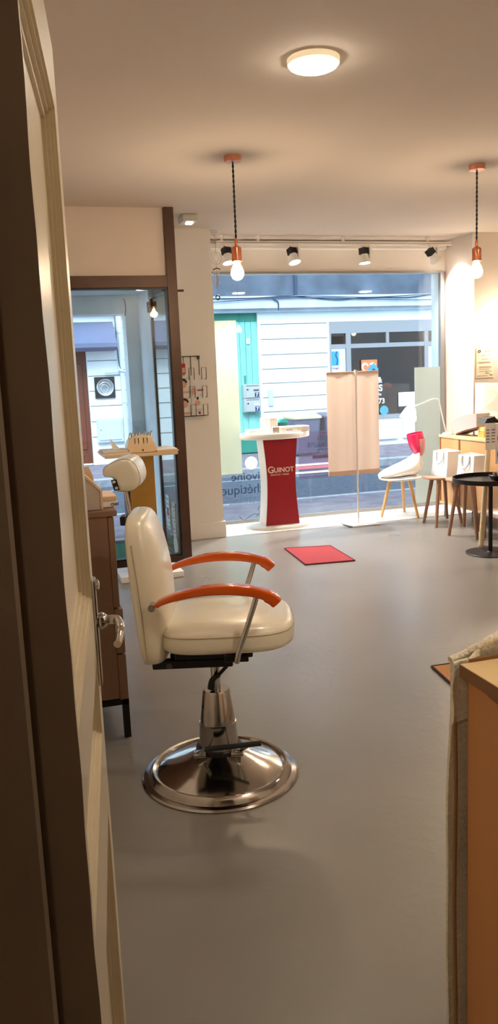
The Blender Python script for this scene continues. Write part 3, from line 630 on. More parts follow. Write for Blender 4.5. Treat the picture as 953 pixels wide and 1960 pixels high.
# pedal
bm=nb(); tube(bm,[(-.045,-.13,.158),(.155,-.13,.172)],.0095,12); obj('pedal_bar',bm,M['rubber'],ch,smooth=60)
obj('pedal_arm',box(tube(nb(),[(-.040,-.13,.158),(-.075,-.07,.115),(-.05,-.055,.108)],.007,10),-.09,-.045,-.085,-.045,.102,.118,.004),M['chrome'],ch,smooth=50)
obj('pedal_arm',box(tube(nb(),[(.115,-.13,.169),(.075,-.075,.118),(.055,-.055,.110)],.007,10),.045,.09,-.085,-.045,.102,.118,.004),M['chrome'],ch,smooth=50)
# ================================================================== CHEST OF DRAWERS (left)
t=thing('chest_of_drawers','tall taupe wooden chest of drawers on black metal legs behind the open door','chest of drawers',(.12,3.5,0))
obj('body',box(nb(),-.11,.338,3.19,3.95,.17,.93,.003),M['chest'],t,True)
obj('top',box(nb(),-.11,.375,3.18,3.96,.93,.955,.004),M['chest'],t,True)
for z0,z1 in ((.558,.925),(.365,.550),(.165,.357)):
    d_=obj('drawer',box(nb(),.338,.362 if z0>.5 else .372,3.185,3.955,z0,z1,.003),M['chest'],t,True)
bm=nb(); box(bm,-.11,.372,3.185,3.215,.145,.168); box(bm,-.11,.372,3.925,3.955,.145,.168); box(bm,.345,.372,3.185,3.955,.145,.168); obj('leg_frame',bm,M['blackm'],t,True)
for x,y in ((.345,3.187),(.345,3.925),(-.10,3.187),(-.10,3.925)): obj('leg',box(nb(),x,x+.027,y,y+.027,0,.15),M['blackm'],t,True)
t=thing('brochure_holder','slanted beige display case with clear bottle on the tall taupe chest','display case',(.24,3.3,.955))
obj('case',prism(nb(),[(.17,.956),(.318,.956),(.318,1.032),(.225,1.125),(.17,1.125)],3.21,3.42,'xz',.003),M['greyp'],t,True)
bm=nb(); prism(bm,[(.318,.956),(.326,.956),(.326,1.036),(.228,1.134),(.222,1.128),(.318,1.032)],3.205,3.425,'xz'); obj('edge_strip',bm,M['beigewood'],t,True)
t=thing('perfume_bottle','small amber bottle standing on the slanted display case','bottle',(.24,3.36,1.13))
obj('bottle',box(nb(),.226,.258,3.34,3.37,1.126,1.152,.004),M['gold'],t,True); obj('cap',lathe(nb(),[(.008,0),(.008,.014)],16,(.242,3.355,1.152)),M['chrome'],t,True)
tag(obj('swatch_card',prism(nb(),[(.26,1.10),(.30,1.11),(.315,1.07),(.322,.99),(.30,.99)],3.43,3.44),M['beigewood']),'rounded beige card propped behind the slanted display case','card')
for k,(z0,h,x1,m,lb) in enumerate(((.956,.024,.392,M['paper'],'white book with dark spine title, lower of two on the chest'),(.981,.020,.388,M['paperp'],'pinkish book lying on top of the white one on the chest'))):
    t=thing('book',lb,'book',(.36,3.35,z0),0,'books stacked on the chest')
    obj('cover',box(nb(),.325,x1,3.26,3.44,z0,z0+h,.002),m,t,True); 
    if k==0: text('title','OPEN' if 0 else 'CND',.014,M['ink'],(.362,3.2592,z0+.006),R_,t,bold=.0008)
    obj('pages',box(nb(),.327,x1-.003,3.2585,3.263,z0+.003,z0+h-.003),M['whites'] if k==0 else M['beigewood'],t,True)
# ================================================================== GOLD STAND
t=thing('display_stand','tall gold display stand with beige top and white base before the glass door','display stand',(.9,5.9,0))
obj('base',box(nb(),.68,1.15,5.80,6.12,0,.045,.004),M['white'],t,True)
obj('column',box(nb(),.80,.985,5.86,6.06,.045,.925,.002),M['gold'],t,True)
obj('column_back',box(nb(),.775,.80,5.90,6.05,.045,.925,.002),mat('dark_bronze',(90,70,80),.5,metal=.5),t,True)
obj('top',box(nb(),.62,1.14,5.72,6.16,.925,.948,.003),M['beigewood'],t,True)
t=thing('polish_rack','beige rounded desktop device with four dark slots on the gold stand','device',(.885,5.8,.948))
pf=spline([(-.10,0,0),(-.105,0,.04),(-.085,0,.095),(-.04,0,.12),(.04,0,.12),(.085,0,.09),(.10,0,.04),(.10,0,0)],4)
bm=prism(nb(),[(.89+p.x,.950+p.z) for p in pf],5.76,5.88,'xz',.006); obj('body',bm,M['beige'],t,True,smooth=40)
bm=nb()
for dx,lean in ((-.05,.012),(-.025,.006),(.012,.0),(.038,-.006)): prism(bm,[(.89+dx-.002,1.055),(.89+dx+.004,1.055),(.89+dx+.004+lean*.0,1.015),(.89+dx+.0,1.015)],5.757,5.762)
obj('slot',bm,M['ink'],t,True)
obj('knob',lathe(nb(),[(.006,0),(.006,-.006)],16,(.895,5.76,.968),'y'),M['black'],t,True)
bm=nb()
for k in range(8): tube(bm,spline([(.81+.022*k,5.80,1.055),(.82+.022*k,5.82,1.085+.008*(k%2)),(.83+.02*k,5.87,1.07)],4),.008,8)
obj('tool_row',bm,M['silver'],t,True,smooth=60)
for k in range(3):
    tag(obj('magazine',box(nb(),.60+.008*k,.80,5.74+.01*k,6.04,.949+.008*k,.956+.008*k,.001),M['paper'] if k!=1 else M['beigewood']),['bottom','middle','top'][k]+' magazine of the pile left of the beige device','magazine','magazines on the gold stand')
for k in range(2):
    o=tag(obj('envelope',box(nb(),.99,1.15-.01*k,5.73+.01*k,6.0,.949+.010*k,.958+.010*k,.002),M['beigewood'] if k==0 else M['paper']),('lower' if k==0 else 'upper')+' pale booklet right of the beige device on the gold stand','booklet','booklets on the gold stand')
tag(obj('open_leaflet',prism(nb(),[(.69,.976),(.745,.980),(.70,1.03),(.675,1.06)],5.85,5.853),M['paper']),'folded leaflet standing up on the magazines of the gold stand','leaflet')
# ================================================================== RED PODIUM
t=thing('display_podium','white podium table with crimson hourglass front reading GUINOT','podium',(2.44,7.4,0))
bm=lathe(nb(),[(.30,.002),(.305,.006),(.30,.024),(.29,.028)],48,(2.45,7.40,0),sy=.68); obj('base',bm,M['white'],t,True,smooth=40)
def hg(w,zs=.028,ze=.862,n=16,c=2.445,mid=None):
    L_=[];R_2=[]
    for i in range(n+1):
        u=i/n; z=zs+(ze-zs)*u; ww=w-.028*math.sin(PI*u)**1.1; L_.append((c-ww,z)); R_2.append((c+ww,z))
    return L_+R_2[::-1]
obj('body',prism(nb(),hg(.172),7.308,7.52,'xz'),M['white'],t,True)
fp=obj('front_panel',prism(nb(),hg(.170,.034,.86),7.30,7.308,'xz'),M['red'],t,True)
bm=lathe(nb(),[(.33,.862),(.345,.872),(.345,.905),(.338,.918),(.002,.918)],56,(2.43,7.42,0),sy=.62); obj('top',bm,M['white'],t,True,smooth=40)
text('lettering','G',.088,M['paperp'],(2.308,7.299,.540),R_,t,bold=.0012); text('lettering','UINOT',.064,M['paperp'],(2.370,7.299,.543),R_,t,bold=.0012)
text('lettering','INSTITUT • PARIS',.0225,M['paperp'],(2.335,7.299,.512),R_,t,sx=1.08)
t=thing('white_console','long white device with a small grey slot on the podium','device',(2.6,7.36,.918))
obj('body',box(nb(),2.40,2.735,7.27,7.42,.919,.972,.006),M['white'],t,True); obj('slot',box(nb(),2.50,2.56,7.266,7.272,.935,.945),M['inkg'],t,True); obj('button',lathe(nb(),[(.004,0),(.004,-.004)],12,(2.62,7.27,.94),'y'),M['ink'],t,True)
tag(obj('white_tray',box(nb(),2.16,2.31,7.33,7.5,.919,.955,.006),M['white']),'low white tray on the end of the podium nearest the pillar','tray')
t=thing('card_holder','small brownish card in a clear holder on the podium edge','card holder',(2.40,7.25,.918)); obj('card',box(nb(),2.355,2.42,7.24,7.243,.922,.975),M['greyp'],t,True); obj('foot',box(nb(),2.375,2.40,7.235,7.27,.919,.928),M['white'],t,True)
t=thing('tall_box','white product box with beige front on the podium','box',(2.37,7.45,.918)); obj('carton',box(nb(),2.32,2.40,7.44,7.52,.919,1.055,.002),M['whites'],t,True); obj('carton_front',box(nb(),2.40,2.475,7.44,7.52,.919,1.05,.002),M['greyp'],t,True)
t=thing('teal_jar','teal-lidded jar with dark green label on the podium','jar',(2.55,7.45,.918)); obj('label_body',box(nb(),2.485,2.575,7.44,7.50,.919,1.005,.006),M['tealdark'],t,True); obj('lid',prism(nb(),[(2.485,1.005),(2.58,1.005),(2.57,1.03),(2.53,1.038),(2.505,1.03)],7.44,7.50),M['teal'],t,True)
# ================================================================== ROLL BANNER
t=thing('roll_banner','beige banner hung on a thin white pole with white foot plate, seen from behind','banner',(3.15,7.05,0))
obj('foot_plate',prism(nb(),[(3.04,6.985),(3.33,6.985),(3.25,7.22),(3.0,7.22)],.003,.012,'xy'),M['white'],t,True)
obj('foot_edge',box(nb(),3.005,3.035,6.99,7.2,.0,.006),M['black'],t,True)
obj('pole',tube(nb(),[(3.145,7.10,.01),(3.148,7.10,1.47)],.0085,14),M['white'],t,True,smooth=60)
bm=nb(); n=24
pt=[(2.857+i*(.53/n),7.118+.004*math.sin(i*.9)+(.012 if 11<=i<=12 else 0)) for i in range(n+1)]
loft(bm,[[Vector((x,y,z)) for x,y in pt]+[Vector((x,y+.003,z)) for x,y in pt[::-1]] for z in (.50,.8,1.1,1.455)])
sh=obj('sheet',bm,translucent('banner_cloth',(250,236,224),.45),t,True,smooth=50)
for z0,z1 in ((1.438,1.462),(.488,.53)): obj('hem_bar',box(nb(),2.858,3.387,7.110,7.13,z0,z1,.002),mat('banner_hem',(222,190,168),.6),t,True)
obj('hook',box(nb(),3.138,3.158,7.095,7.12,1.44,1.475),M['white'],t,True)
# ================================================================== STOOLS
def stool(x,y,h,r,feet,ms,ml,label,th=.022):
    t=thing('stool',label,'stool',(x,y,0),0,'round three and four legged stools by the window')
    obj('seat',lathe(nb(),[(r*.96,h-th),(r,h-th*.6),(r,h-.004),(r*.985,h),(.002,h)],48),ms,t,smooth=35)
    for fx,fy in feet:
        d=Vector((fx-x,fy-y,0)); top=d*.52
        obj('leg',tube(nb(),[(d.x,d.y,0),(top.x,top.y,h-th+.002)],.014,12,r2=.0195),ml,t,smooth=60)
    return t
stool(3.72,7.35,.40,.215,((3.51,7.356),(3.849,7.516),(3.80,7.13)),M['white'],M['beech'],'white-topped stool with light beech legs under the steamer')
stool(3.868,6.79,.455,.178,((3.721,6.87),(3.702,6.60),(4.035,6.98),(4.02,6.68)),M['walnuts'],M['walnut'],'walnut stool carrying a white bag, nearer the window')
stool(3.80,6.23,.495,.185,((3.62,6.232),(3.95,6.527),(3.94,6.28),(3.733,5.96)),M['walnuts'],M['walnut'],'walnut stool carrying a white bag, behind the black tray table')
# facial steamer
t=thing('facial_steamer','white shell-shaped appliance with magenta cup on the white stool','facial steamer',(3.72,7.33,.40))
# side silhouettes: wedge: nose left low, rising right
secs=[(-.235,.0,.012,.03),(-.225,-.0,.035,.06),(-.19,0,.06,.10),(-.12,0,.09,.13),(-.04,0,.12,.14),(.04,0,.15,.135),(.11,0,.185,.12),(.16,0,.225,.095),(.185,0,.26,.06),(.19,0,.27,.03)]
R=[]
for x,b,h,w in secs:
    ring=[]
    base=.004 if x<.12 else (x-.12)*.55
    if x<-.2: base=.02
    for k in range(20):
        a=2*PI*k/20; c,s=math.cos(a),math.sin(a)
        ring.append(Vector((x,w*math.copysign(abs(c)**.8,c),base+(h-base)*(.5+.5*math.copysign(abs(s)**.7,s)))))
    R.append(ring)
obj('shell',loft(nb(),R),M['white'],t,smooth=50)
obj('foot_ring',lathe(nb(),[(.15,0),(.155,.006),(.15,.012),(.12,.014)],40),mat('grey_gasket',(150,148,146),.5),t)
obj('neck',tube(nb(),spline([(.165,-.0,.03),(.215,-.0,.07),(.225,0,.13),(.19,0,.20)],5),[.02]*5+[.018]*6+[.02]*5,12),M['white'],t,smooth=60)
R=[]
for z,rx,ry,cx_ in ((.185,.012,.012,.198),(.20,.032,.03,.196),(.25,.062,.055,.188),(.31,.080,.070,.176),(.37,.088,.075,.165),(.425,.084,.072,.155)):
    R.append([Vector((cx_+rx*math.cos(a),ry*math.sin(a),z+(.012*math.cos(a) if z>.4 else 0))) for a in [2*PI*k/32 for k in range(32)]])
Ri=[[Vector((v.x*.94+.155*.06,v.y*.93,v.z+.002)) for v in r] for r in R[::-1]]
obj('cup',loft(nb(),R+Ri),M['magenta'],t,smooth=50)
R2=[]
for r in R[1:5]:
    o_=[r[k%32] for k in range(-8,9)]; cxx=sum(v.x for v in r)/32
    A_=[Vector((v.x+.012*max(0,math.cos(math.pi*(i-8)/17)),v.y*1.05,v.z)) for i,v in enumerate(o_)]; R2.append(A_+[v+Vector((-.003,0,0)) for v in A_[::-1]])
obj('cup_shell',loft(nb(),R2),M['cupw'],t,smooth=50)
# bags
def bag(x0,x1,y0,y1,z,h,label,lean=0):
    t=thing('paper_bag',label,'bag',((x0+x1)/2,(y0+y1)/2,z),0,'white carrier bags on the walnut stools'); X=(x1-x0)/2; Y=(y1-y0)/2
    bm=nb(); A=[Vector((-X,-Y,0)),Vector((X,-Y,0)),Vector((X,Y,0)),Vector((-X,Y,0))]
    B=[Vector((-X+lean,-Y*.96,h)),Vector((X*.9,-Y*.92,h)),Vector((X*.9,Y*.96,h+.006)),Vector((-X+lean,Y*.96,h-.006))]
    M1=[(a+b)/2+Vector((.004 if i in(0,3) else -.006,0,0)) for i,(a,b) in enumerate(zip(A,B))]
    I=[(b-Vector((0,0,h)))*.96+Vector((0,0,h-.0)) for b in B]; J=[v-Vector((0,0,.06)) for v in I]
    loft(bm,[A,M1,B,I,J]); obj('paper_body',bm,M['whites'],t)
    bm=nb()
    for dy in (-.30,.30):
        pass
    for s in (0,):
        yy=Y*.42
        pts=[(-X+lean-.004,-yy,h-.01),(-X+lean-.012,-yy*1.1,h-.06),(-X+lean*.5-.014,-yy*.8,h-.10),(-X+lean*.5-.016,0,h-.115),(-X+lean*.5-.014,yy*.8,h-.10),(-X+lean-.012,yy*1.1,h-.06),(-X+lean-.004,yy,h-.01)]
        tube(bm,spline(pts,5),.006,8,flat=1.8)
    obj('ribbon_handle',bm,mat('ribbon_grey',(206,208,212),.5),t,smooth=60)
    return t
bag(3.83,4.0,6.64,6.92,.456,.235,'white paper bag with ribbon handles on the walnut stool nearer the window',.02)
bag(3.77,3.92,6.10,6.36,.496,.205,'white paper bag with ribbon handles on the stool behind the tray table',.02)
tag(obj('clear_packet',box(nb(),3.70,3.86,6.03,6.10,.496,.512,.004),M['cupw']),'crumpled clear packet lying before the bag on the walnut stool','packet')
# ================================================================== SIDEBOARD
t=thing('sideboard','long oak sideboard on short black legs along the right side','sideboard',(4.25,6.2,0))
SX=4.06
obj('carcass',box(nb(),SX+.012,4.43,5.2,7.17,.145,.785,.002),M['sidewood'],t,True)
obj('top',box(nb(),SX-.004,4.435,5.19,7.175,.785,.812,.003),M['ctop'],t,True)
obj('bottom_rail',box(nb(),SX-.002,4.43,5.2,7.17,.13,.152,.002),M['ctop'],t,True)
for y in (7.155,6.80,6.31,5.82,5.33): obj('divider',box(nb(),SX-.003,SX+.012,y-.010,y+.010,.15,.785),M['sideedge'],t,True)
for a,b in ((6.81,7.145),(6.32,6.79),(5.83,6.30),(5.34,5.81)): obj('door',box(nb(),SX+.004,SX+.014,a+.003,b-.003,.155,.782,.001),M['sidewood'],t,True)
for y in (7.08,6.42,5.4): obj('leg',box(nb(),SX+.01,SX+.035,y-.0125,y+.0125,0,.132),M['blackm'],t,True)
for y in (7.08,5.4): obj('leg',box(nb(),4.38,4.405,y-.0125,y+.0125,0,.132),M['blackm'],t,True)
# desk lamp on sideboard
t=thing('desk_lamp','white gooseneck desk lamp with glowing shade on the sideboard end','desk lamp',(4.09,7.12,.812))
obj('base',lathe(nb(),[(.06,0),(.06,.012),(.05,.018),(.002,.02)],32,(4.12,7.10,.812)),M['white'],t,True,smooth=40)
obj('stem',tube(nb(),spline([(4.10,7.1,.82),(4.065,7.1,.95),(4.03,7.1,1.10),(4.02,7.1,1.145),(3.985,7.1,1.165),(3.93,7.1,1.160),(3.86,7.1,1.135),(3.79,7.1,1.115),(3.73,7.1,1.105)],6),.0065,10),M['white'],t,True,smooth=60)
sd=obj('shade',lathe(nb(),[(.015,.075),(.03,.07),(.052,.04),(.075,-.02),(.083,-.055),(.080,-.055),(.070,-.02),(.045,.035),(.012,.06)],36),mat('lit_shade',(250,250,248),.5,emis=(240,250,255),estr=1.6),t,True,smooth=50); sd.location=Vector((3.70,7.1,1.04))-t.location; sd.rotation_euler=(.15,.25,0)
bb=obj('bulb',lathe(nb(),[(.01,.05),(.03,.02),(.042,-.015),(.035,-.05),(.018,-.066),(.002,-.07)],28),emit('lamp_bulb',(235,248,255),14),t,smooth=60); bb.location=Vector((3.70,7.1,1.02))-t.location
# things on the sideboard
t=thing('nail_lamp','white arched lamp hood resting on the sideboard','lamp hood',(4.2,6.8,.812))
op=[]; 
outer=spline([(7.03,0,.83),(7.02,0,.94),(6.90,0,.985),(6.75,0,1.02),(6.60,0,1.03)],6); inner=spline([(6.60,0,.905),(6.72,0,.885),(6.86,0,.855),(6.97,0,.826)],6)
bm=prism(nb(),[(p.x,p.z) for p in outer]+[(p.x,p.z) for p in inner],4.12,4.26,'yz'); obj('hood',bm,mat('hood_grey',(188,180,174),.6),t,True)
bm=prism(nb(),[(p.x,p.z-.001) for p in inner]+[(p.x,p.z-.012) for p in inner[::-1]],4.125,4.255,'yz'); obj('hood_lining',bm,mat('brown_lining',(120,72,52),.6),t,True)
obj('hood_foot',lathe(nb(),[(.03,0),(.03,.006),(.01,.01),(.01,.05)],20,(4.22,6.80,.812)),M['chrome'],t,True)
t=thing('yellow_box','yellow and amber box behind the arched lamp hood on the sideboard','box',(4.2,6.55,.812)); obj('carton',box(nb(),4.15,4.26,6.52,6.62,.813,.87,.003),M['yellow'],t,True); obj('lid',box(nb(),4.148,4.262,6.518,6.622,.87,.905,.003),mat('pale_yellow',(250,216,140),.6),t,True)
o=box(nb(),4.385,4.40,6.2,7.05,.813,1.30,.003); t=thing('display_board','large blank white board leaning on the wall above the sideboard','board',(4.39,6.6,.813)); obj('board',o,M['whites'],t,True); obj('ledge',box(nb(),4.36,4.386,6.2,7.05,.813,.83),M['whites'],t,True)
t=thing('folded_poster','pale pink folded card with triangular facets before the white board','card',(4.33,6.45,.813))
bm=nb()
V=[bm.verts.new(p) for p in ((4.34,6.86,1.05),(4.36,6.84,1.285),(4.31,6.50,1.20),(4.36,6.2,1.27),(4.33,6.2,1.02),(4.33,6.86,.93),(4.30,6.2,.93))]
for f in ((0,1,2),(1,3,2),(2,3,4),(0,2,4),(0,4,6),(0,6,5)): bm.faces.new([V[i] for i in f])
r=bmesh.ops.extrude_face_region(bm,geom=bm.faces[:]); bmesh.ops.translate(bm,vec=(.008,0,0),verts=[v for v in r['geom'] if isinstance(v,bmesh.types.BMVert)])
obj('facets',bm,mat('pink_card',(244,206,180),.7),t,True)
obj('foot',box(nb(),4.27,4.34,6.25,6.8,.813,.93,.002),MATS['pink_card'],t,True)
# certificate on wall
t=thing('certificate','small printed certificate sheet with logo on the peach wall','certificate',(4.59,7.2,1.35))
obj('sheet',box(nb(),4.488,4.685,7.195,7.199,1.345,1.635),mat('certificate_paper',(250,228,206),.7),t,True)
bm=nb(); bm2=tube(bm,[(4.522+.013*math.cos(a),7.193,1.605+.011*math.sin(a)) for a in [i*2*PI/16 for i in range(17)]],.004,6); obj('logo',bm,M['ink'],t,True)
bm=nb()
for z,a,b in ((1.565,4.54,4.66),(1.528,4.55,4.63),(1.50,4.51,4.65),(1.49,4.52,4.65),(1.455,4.52,4.66),(1.445,4.52,4.66),(1.43,4.52,4.64),(1.41,4.52,4.66),(1.365,4.50,4.62)): box(bm,a,b,7.193,7.195,z-.0018,z+.0018)
obj('text_lines',bm,M['inkg'],t,True)
bm=nb(); tube(bm,spline([(4.58,7.193,1.385),(4.60,7.193,1.395),(4.605,7.193,1.405),(4.61,7.193,1.388),(4.64,7.193,1.392)],4),.0015,5); box(bm,4.64,4.67,7.193,7.195,1.368,1.374); obj('signature',bm,M['ink'],t,True)
text('heading','Certificat',.022,M['inkg'],(4.575,7.194,1.60),R_,t)
# wall lamp
t=thing('wall_lamp','round glowing wall lamp on the peach wall at the picture edge','wall lamp',(4.76,7.2,1.82)); obj('globe',lathe(nb(),[(.002,-.07),(.03,-.063),(.055,-.035),(.062,0),(.055,.035),(.03,.063),(.002,.07)],32,(4.765,7.11,1.83)),emit('wall_globe',(255,238,200),14),t,True,smooth=80); obj('bracket',tube(nb(),[(4.765,7.2,1.83),(4.765,7.15,1.83)],.02,16),M['copper'],t,True)
ld=bpy.data.lights.new('wall_lamp_light','POINT'); ld.energy=9; ld.color=(1,.82,.6); ld.shadow_soft_size=.06; lo=bpy.data.objects.new('wall_lamp_light',ld); C.objects.link(lo); lo.location=(4.765,7.0,1.83)
# ================================================================== EASEL, TRAY TABLE
t=thing('easel','pale ash display easel with black clip behind the tray table','easel',(3.68,5.75,0))
obj('leg',tube(nb(),[(3.632,5.74,0),(3.735,5.80,.82),(3.755,5.81,1.0)],.023,10,r2=.019),M['pale'],t,True,smooth=60)
obj('leg',tube(nb(),[(4.0,5.62,0),(3.78,5.87,.98)],.02,10),M['pale'],t,True,smooth=60)
obj('clip',prism(nb(),[(3.622,1.005),(3.645,1.045),(3.69,1.048),(3.715,1.058),(3.73,1.03),(3.84,1.04),(3.84,1.005)],5.68,5.80,'xz',.003),M['black'],t,True)
def card(x0,x1,z0,z1,y,label,fig):
    t=thing('price_card',label,'card',(x0,y,z0)); obj('sheet',box(nb(),x0,x1,y,y+.003,z0,z1),mat('card_paper',(226,218,212),.7),t,True)
    bm=nb()
    if fig:
        tube(bm,spline([(x0+.03,y-.001,z1-.06),(x0+.02,y-.001,z1-.12),(x0+.035,y-.001,z1-.18),(x0+.02,y-.001,z0+.08),(x0+.03,y-.001,z0+.03)],4),.004,6); tube(bm,[(x0+.03,y-.001,z1-.04),(x0+.034,y-.001,z1-.03)],.009,8)
        for k in range(6): box(bm,x0+.055,x1-.01,y-.002,y,z0+.05+k*.035,z0+.054+k*.035)
    else:
        for k in range(5): z=z1-.055-k*.024; box(bm,x0+.008,x0+.035,y-.002,y,z-.003,z+.003); box(bm,x0+.055,x1-.006,y-.002,y,z-.003,z+.003)
    obj('print',bm,M['ink'],t,True)
card(3.624,3.715,.795,1.008,5.672,'grey price card with five printed lines clipped under the black clip',False)
card(3.706,3.82,.68,1.0,5.655,'tall white leaflet with a drawn figure hanging beside the price card',True)
t=thing('tray_table','round black metal tray table on one pole with disc foot','side table',(3.551,5.48,0))
obj('foot',lathe(nb(),[(.19,0),(.19,.006),(.186,.009),(.03,.010),(.02,.016),(.014,.02)],56),M['blackm'],t,smooth=35)
obj('pole',tube(nb(),[(0,0,.01),(0,0,.575)],.0165,20),M['blackm'],t,smooth=60)
obj('tray',lathe(nb(),[(.002,.570),(.285,.570),(.292,.574),(.292,.606),(.286,.608),(.284,.578),(.002,.577)],64),M['blackm'],t,smooth=30)
t=thing('dark_bowl','black bowl of small metallic trinkets on the black tray','bowl',(3.60,5.42,.578))
obj('bowl',lathe(nb(),[(.04,.0),(.075,.012),(.09,.045),(.086,.05),(.07,.02),(.002,.01)],32),M['black'],t,smooth=50)
bm=nb()
for k in range(16):
    a=random.random()*2*PI; r=random.random()*.06; bmesh.ops.create_icosphere(bm,subdivisions=1,radius=.014+random.random()*.01,matrix=Matrix.Translation((r*math.cos(a),r*math.sin(a),.04+random.random()*.03)))
o=obj('trinkets',bm,mat('trinket_metal',(170,140,110),.3,metal=.7,noise=.5,scale=30),t,smooth=80); o['kind']='stuff'
t=thing('low_stool','low brown wooden stool with folded white towel behind the tray pole','stool',(3.97,5.87,0))
obj('seat',box(nb(),3.80,4.03,5.75,6.03,.205,.225,.004),M['walnuts'],t,True)
for x,y in ((3.83,5.78),(3.83,6.0),(4.0,5.78),(4.0,6.0)): obj('leg',tube(nb(),[(x,y,0),(x+(-.0),y,.206)],.013,10),M['walnut'],t,True)
tag(obj('folded_towel',box(nb(),3.81,4.02,5.77,6.0,.226,.25,.008),M['whites']),'folded white towel on the low brown stool','towel')
# ================================================================== FLOOR MATS
import itertools
def fmat(name,pts,m,mt,label,w=.012):
    t=thing(name,label,'mat',(sum(p[0] for p in pts)/4,sum(p[1] for p in pts)/4,0))
    obj('pile',prism(nb(),pts,.0005,.008,'xy'),m,t,True); bm=nb()
    for a,b in zip(pts,pts[1:]+pts[:1]): tube(bm,[(a[0],a[1],.006),(b[0],b[1],.006)],.006,8)
    obj('edging',bm,mt,t,True)
fmat('floor_mat',[(2.141,6.373),(2.522,6.291),(2.486,5.697),(2.093,5.738)],M['redmat'],M['redtrim'],'square red carpet mat on the grey floor before the podium')
fmat('floor_mat',[(1.890,3.417),(2.6,3.40),(2.42,2.20),(1.74,2.25)],M['tanmat'],M['darktrim'],'tan carpet mat with dark edging half hidden behind the cloth-draped counter')
# ================================================================== MAGAZINE RACK ON PILLAR
t=thing('magazine_rack','black wire brochure rack fixed to the pillar by the brown frame','rack',(1.57,7.12,1.13))
bm=nb()
def wr(p,r=.003): tube(bm,p,r,6)
y=7.10
wr([(1.50,7.13,1.652),(1.665,7.13,1.652)],.004)
for x in (1.515,1.58,1.655): wr([(x,7.13,1.65),(x,7.13,1.13)])
wr([(1.40,y-.03,1.13),(1.685,y-.03,1.13)],.004)
for z0 in (1.13,1.29,1.45):
    for a,b in ((1.545,1.592),(1.66,1.70),(1.41,1.45)):
        wr([(a,7.13,z0),(a,y-.03,z0),(a,y-.035,z0+.10),(b,y-.035,z0+.10),(b,y-.03,z0),(b,7.13,z0)])
obj('wire_frame',bm,M['blackm'],t,True)
bm=nb(); box(bm,1.64,1.66,7.12,7.136,1.625,1.655); obj('wall_clip',bm,M['black'],t,True)
BR=[]
def leaflet(x,z,kind,label,w=.105,h=.155):
    t=thing('brochure',label,'brochure',(x,7.09,z),0,'brochures in the wire rack')
    obj('cover',box(nb(),0,w,-.003,.003,0,h),M['paper'] if kind!='red' else M['inkr'],t)
    if kind=='face':
        bm=lathe(nb(),[(.001,-.0045),(.036,-.0035)],20,(w*.42,0,h*.56),'y'); obj('portrait',bm,M['skin'],t)
        bm=prism(nb(),[(w*.42+.04*math.cos(a),h*.62+.04*math.sin(a)) for a in [PI*k/12 for k in range(13)]]+[(w*.42-.024*math.cos(a),h*.62+.018*math.sin(a)) for a in [PI*k/8 for k in range(9)]],-.006,-.0035); obj('portrait_hair',bm,M['hair'],t)
        obj('banner',box(nb(),.002,w-.002,-.005,-.003,.012,.03),M['skin'],t)
    elif kind=='body':
        obj('portrait',prism(nb(),[(w*.2,h*.55),(w*.35,h*.75),(w*.6,h*.75),(w*.7,h*.6),(w*.6,h*.5),(w*.35,h*.48)],-.005,-.003),M['skin'],t); obj('portrait_hair',prism(nb(),[(w*.4,h*.78),(w*.42,h*.92),(w*.58,h*.92),(w*.55,h*.78)],-.006,-.003),M['hair'],t)
        obj('emblem',box(nb(),w*.5,w*.68,-.005,-.003,.008,.03),M['inkr'],t)
    elif kind=='text':
        obj('banner',box(nb(),w*.5,w*.98,-.005,-.003,h*.2,h*.26),M['inkr'],t); obj('portrait',prism(nb(),[(w*.02,.005),(w*.05,h*.3),(w*.18,h*.42),(w*.3,h*.3),(w*.38,.005)],-.005,-.003),M['skin'],t)
    elif kind=='red':
        obj('cover_photo',box(nb(),w*.2,w*.95,-.005,-.003,h*.1,h*.6),M['skin'],t)
    bm=nb()
    for k in range(3): box(bm,w*.35,w*(.9-.1*k),-.0045,-.003,h*(.30-.05*k)-.001+ (h*.55 if kind in('face',) else 0),h*(.30-.05*k)+.001+(h*.55 if kind=='face' else 0))
    obj('print',bm,M['inkg'],t)
leaflet(1.56,1.135,'body','brochure with a seated woman at the bottom of the wire rack',.115,.175)
leaflet(1.45,1.135,'face','brochure with a dark-haired face in the lowest pocket beside the brown frame',.105,.185)
leaflet(1.56,1.315,'text','pale pink text brochure in the middle of the wire rack',.115,.17)
leaflet(1.445,1.32,'face','brochure with a dark-haired face in the middle pocket beside the brown frame',.105,.165)
leaflet(1.42,1.50,'red','red-covered brochure in the top pocket beside the brown frame',.10,.09)
# ================================================================== COUNTER + CLOTH (near right)
t=thing('counter','oak-topped wooden counter with brown side panel at the doorway','counter',(1.2,1.05,0))
obj('top',box(nb(),.774,1.9,.80,1.293,.876,.900,.0015),M['ctop'],t,True)
obj('top_edge',box(nb(),.7735,.776,.80,1.294,.874,.8985),M['cedge'],t,True)
obj('side_panel',box(nb(),.787,.805,.80,1.285,.02,.876),M['cside'],t,True)
obj('bracket',prism(nb(),[(.80,.876),(1.22,.876),(1.20,.868),(.80,.83)],.7772,.789,'yz'),M['cedge'],t,True)
obj('carcass',box(nb(),.805,1.9,.80,1.285,.02,.875),M['cside'],t,True)
obj('plinth',box(nb(),.82,1.9,.82,1.27,0,.02),M['blackm'],t,True)
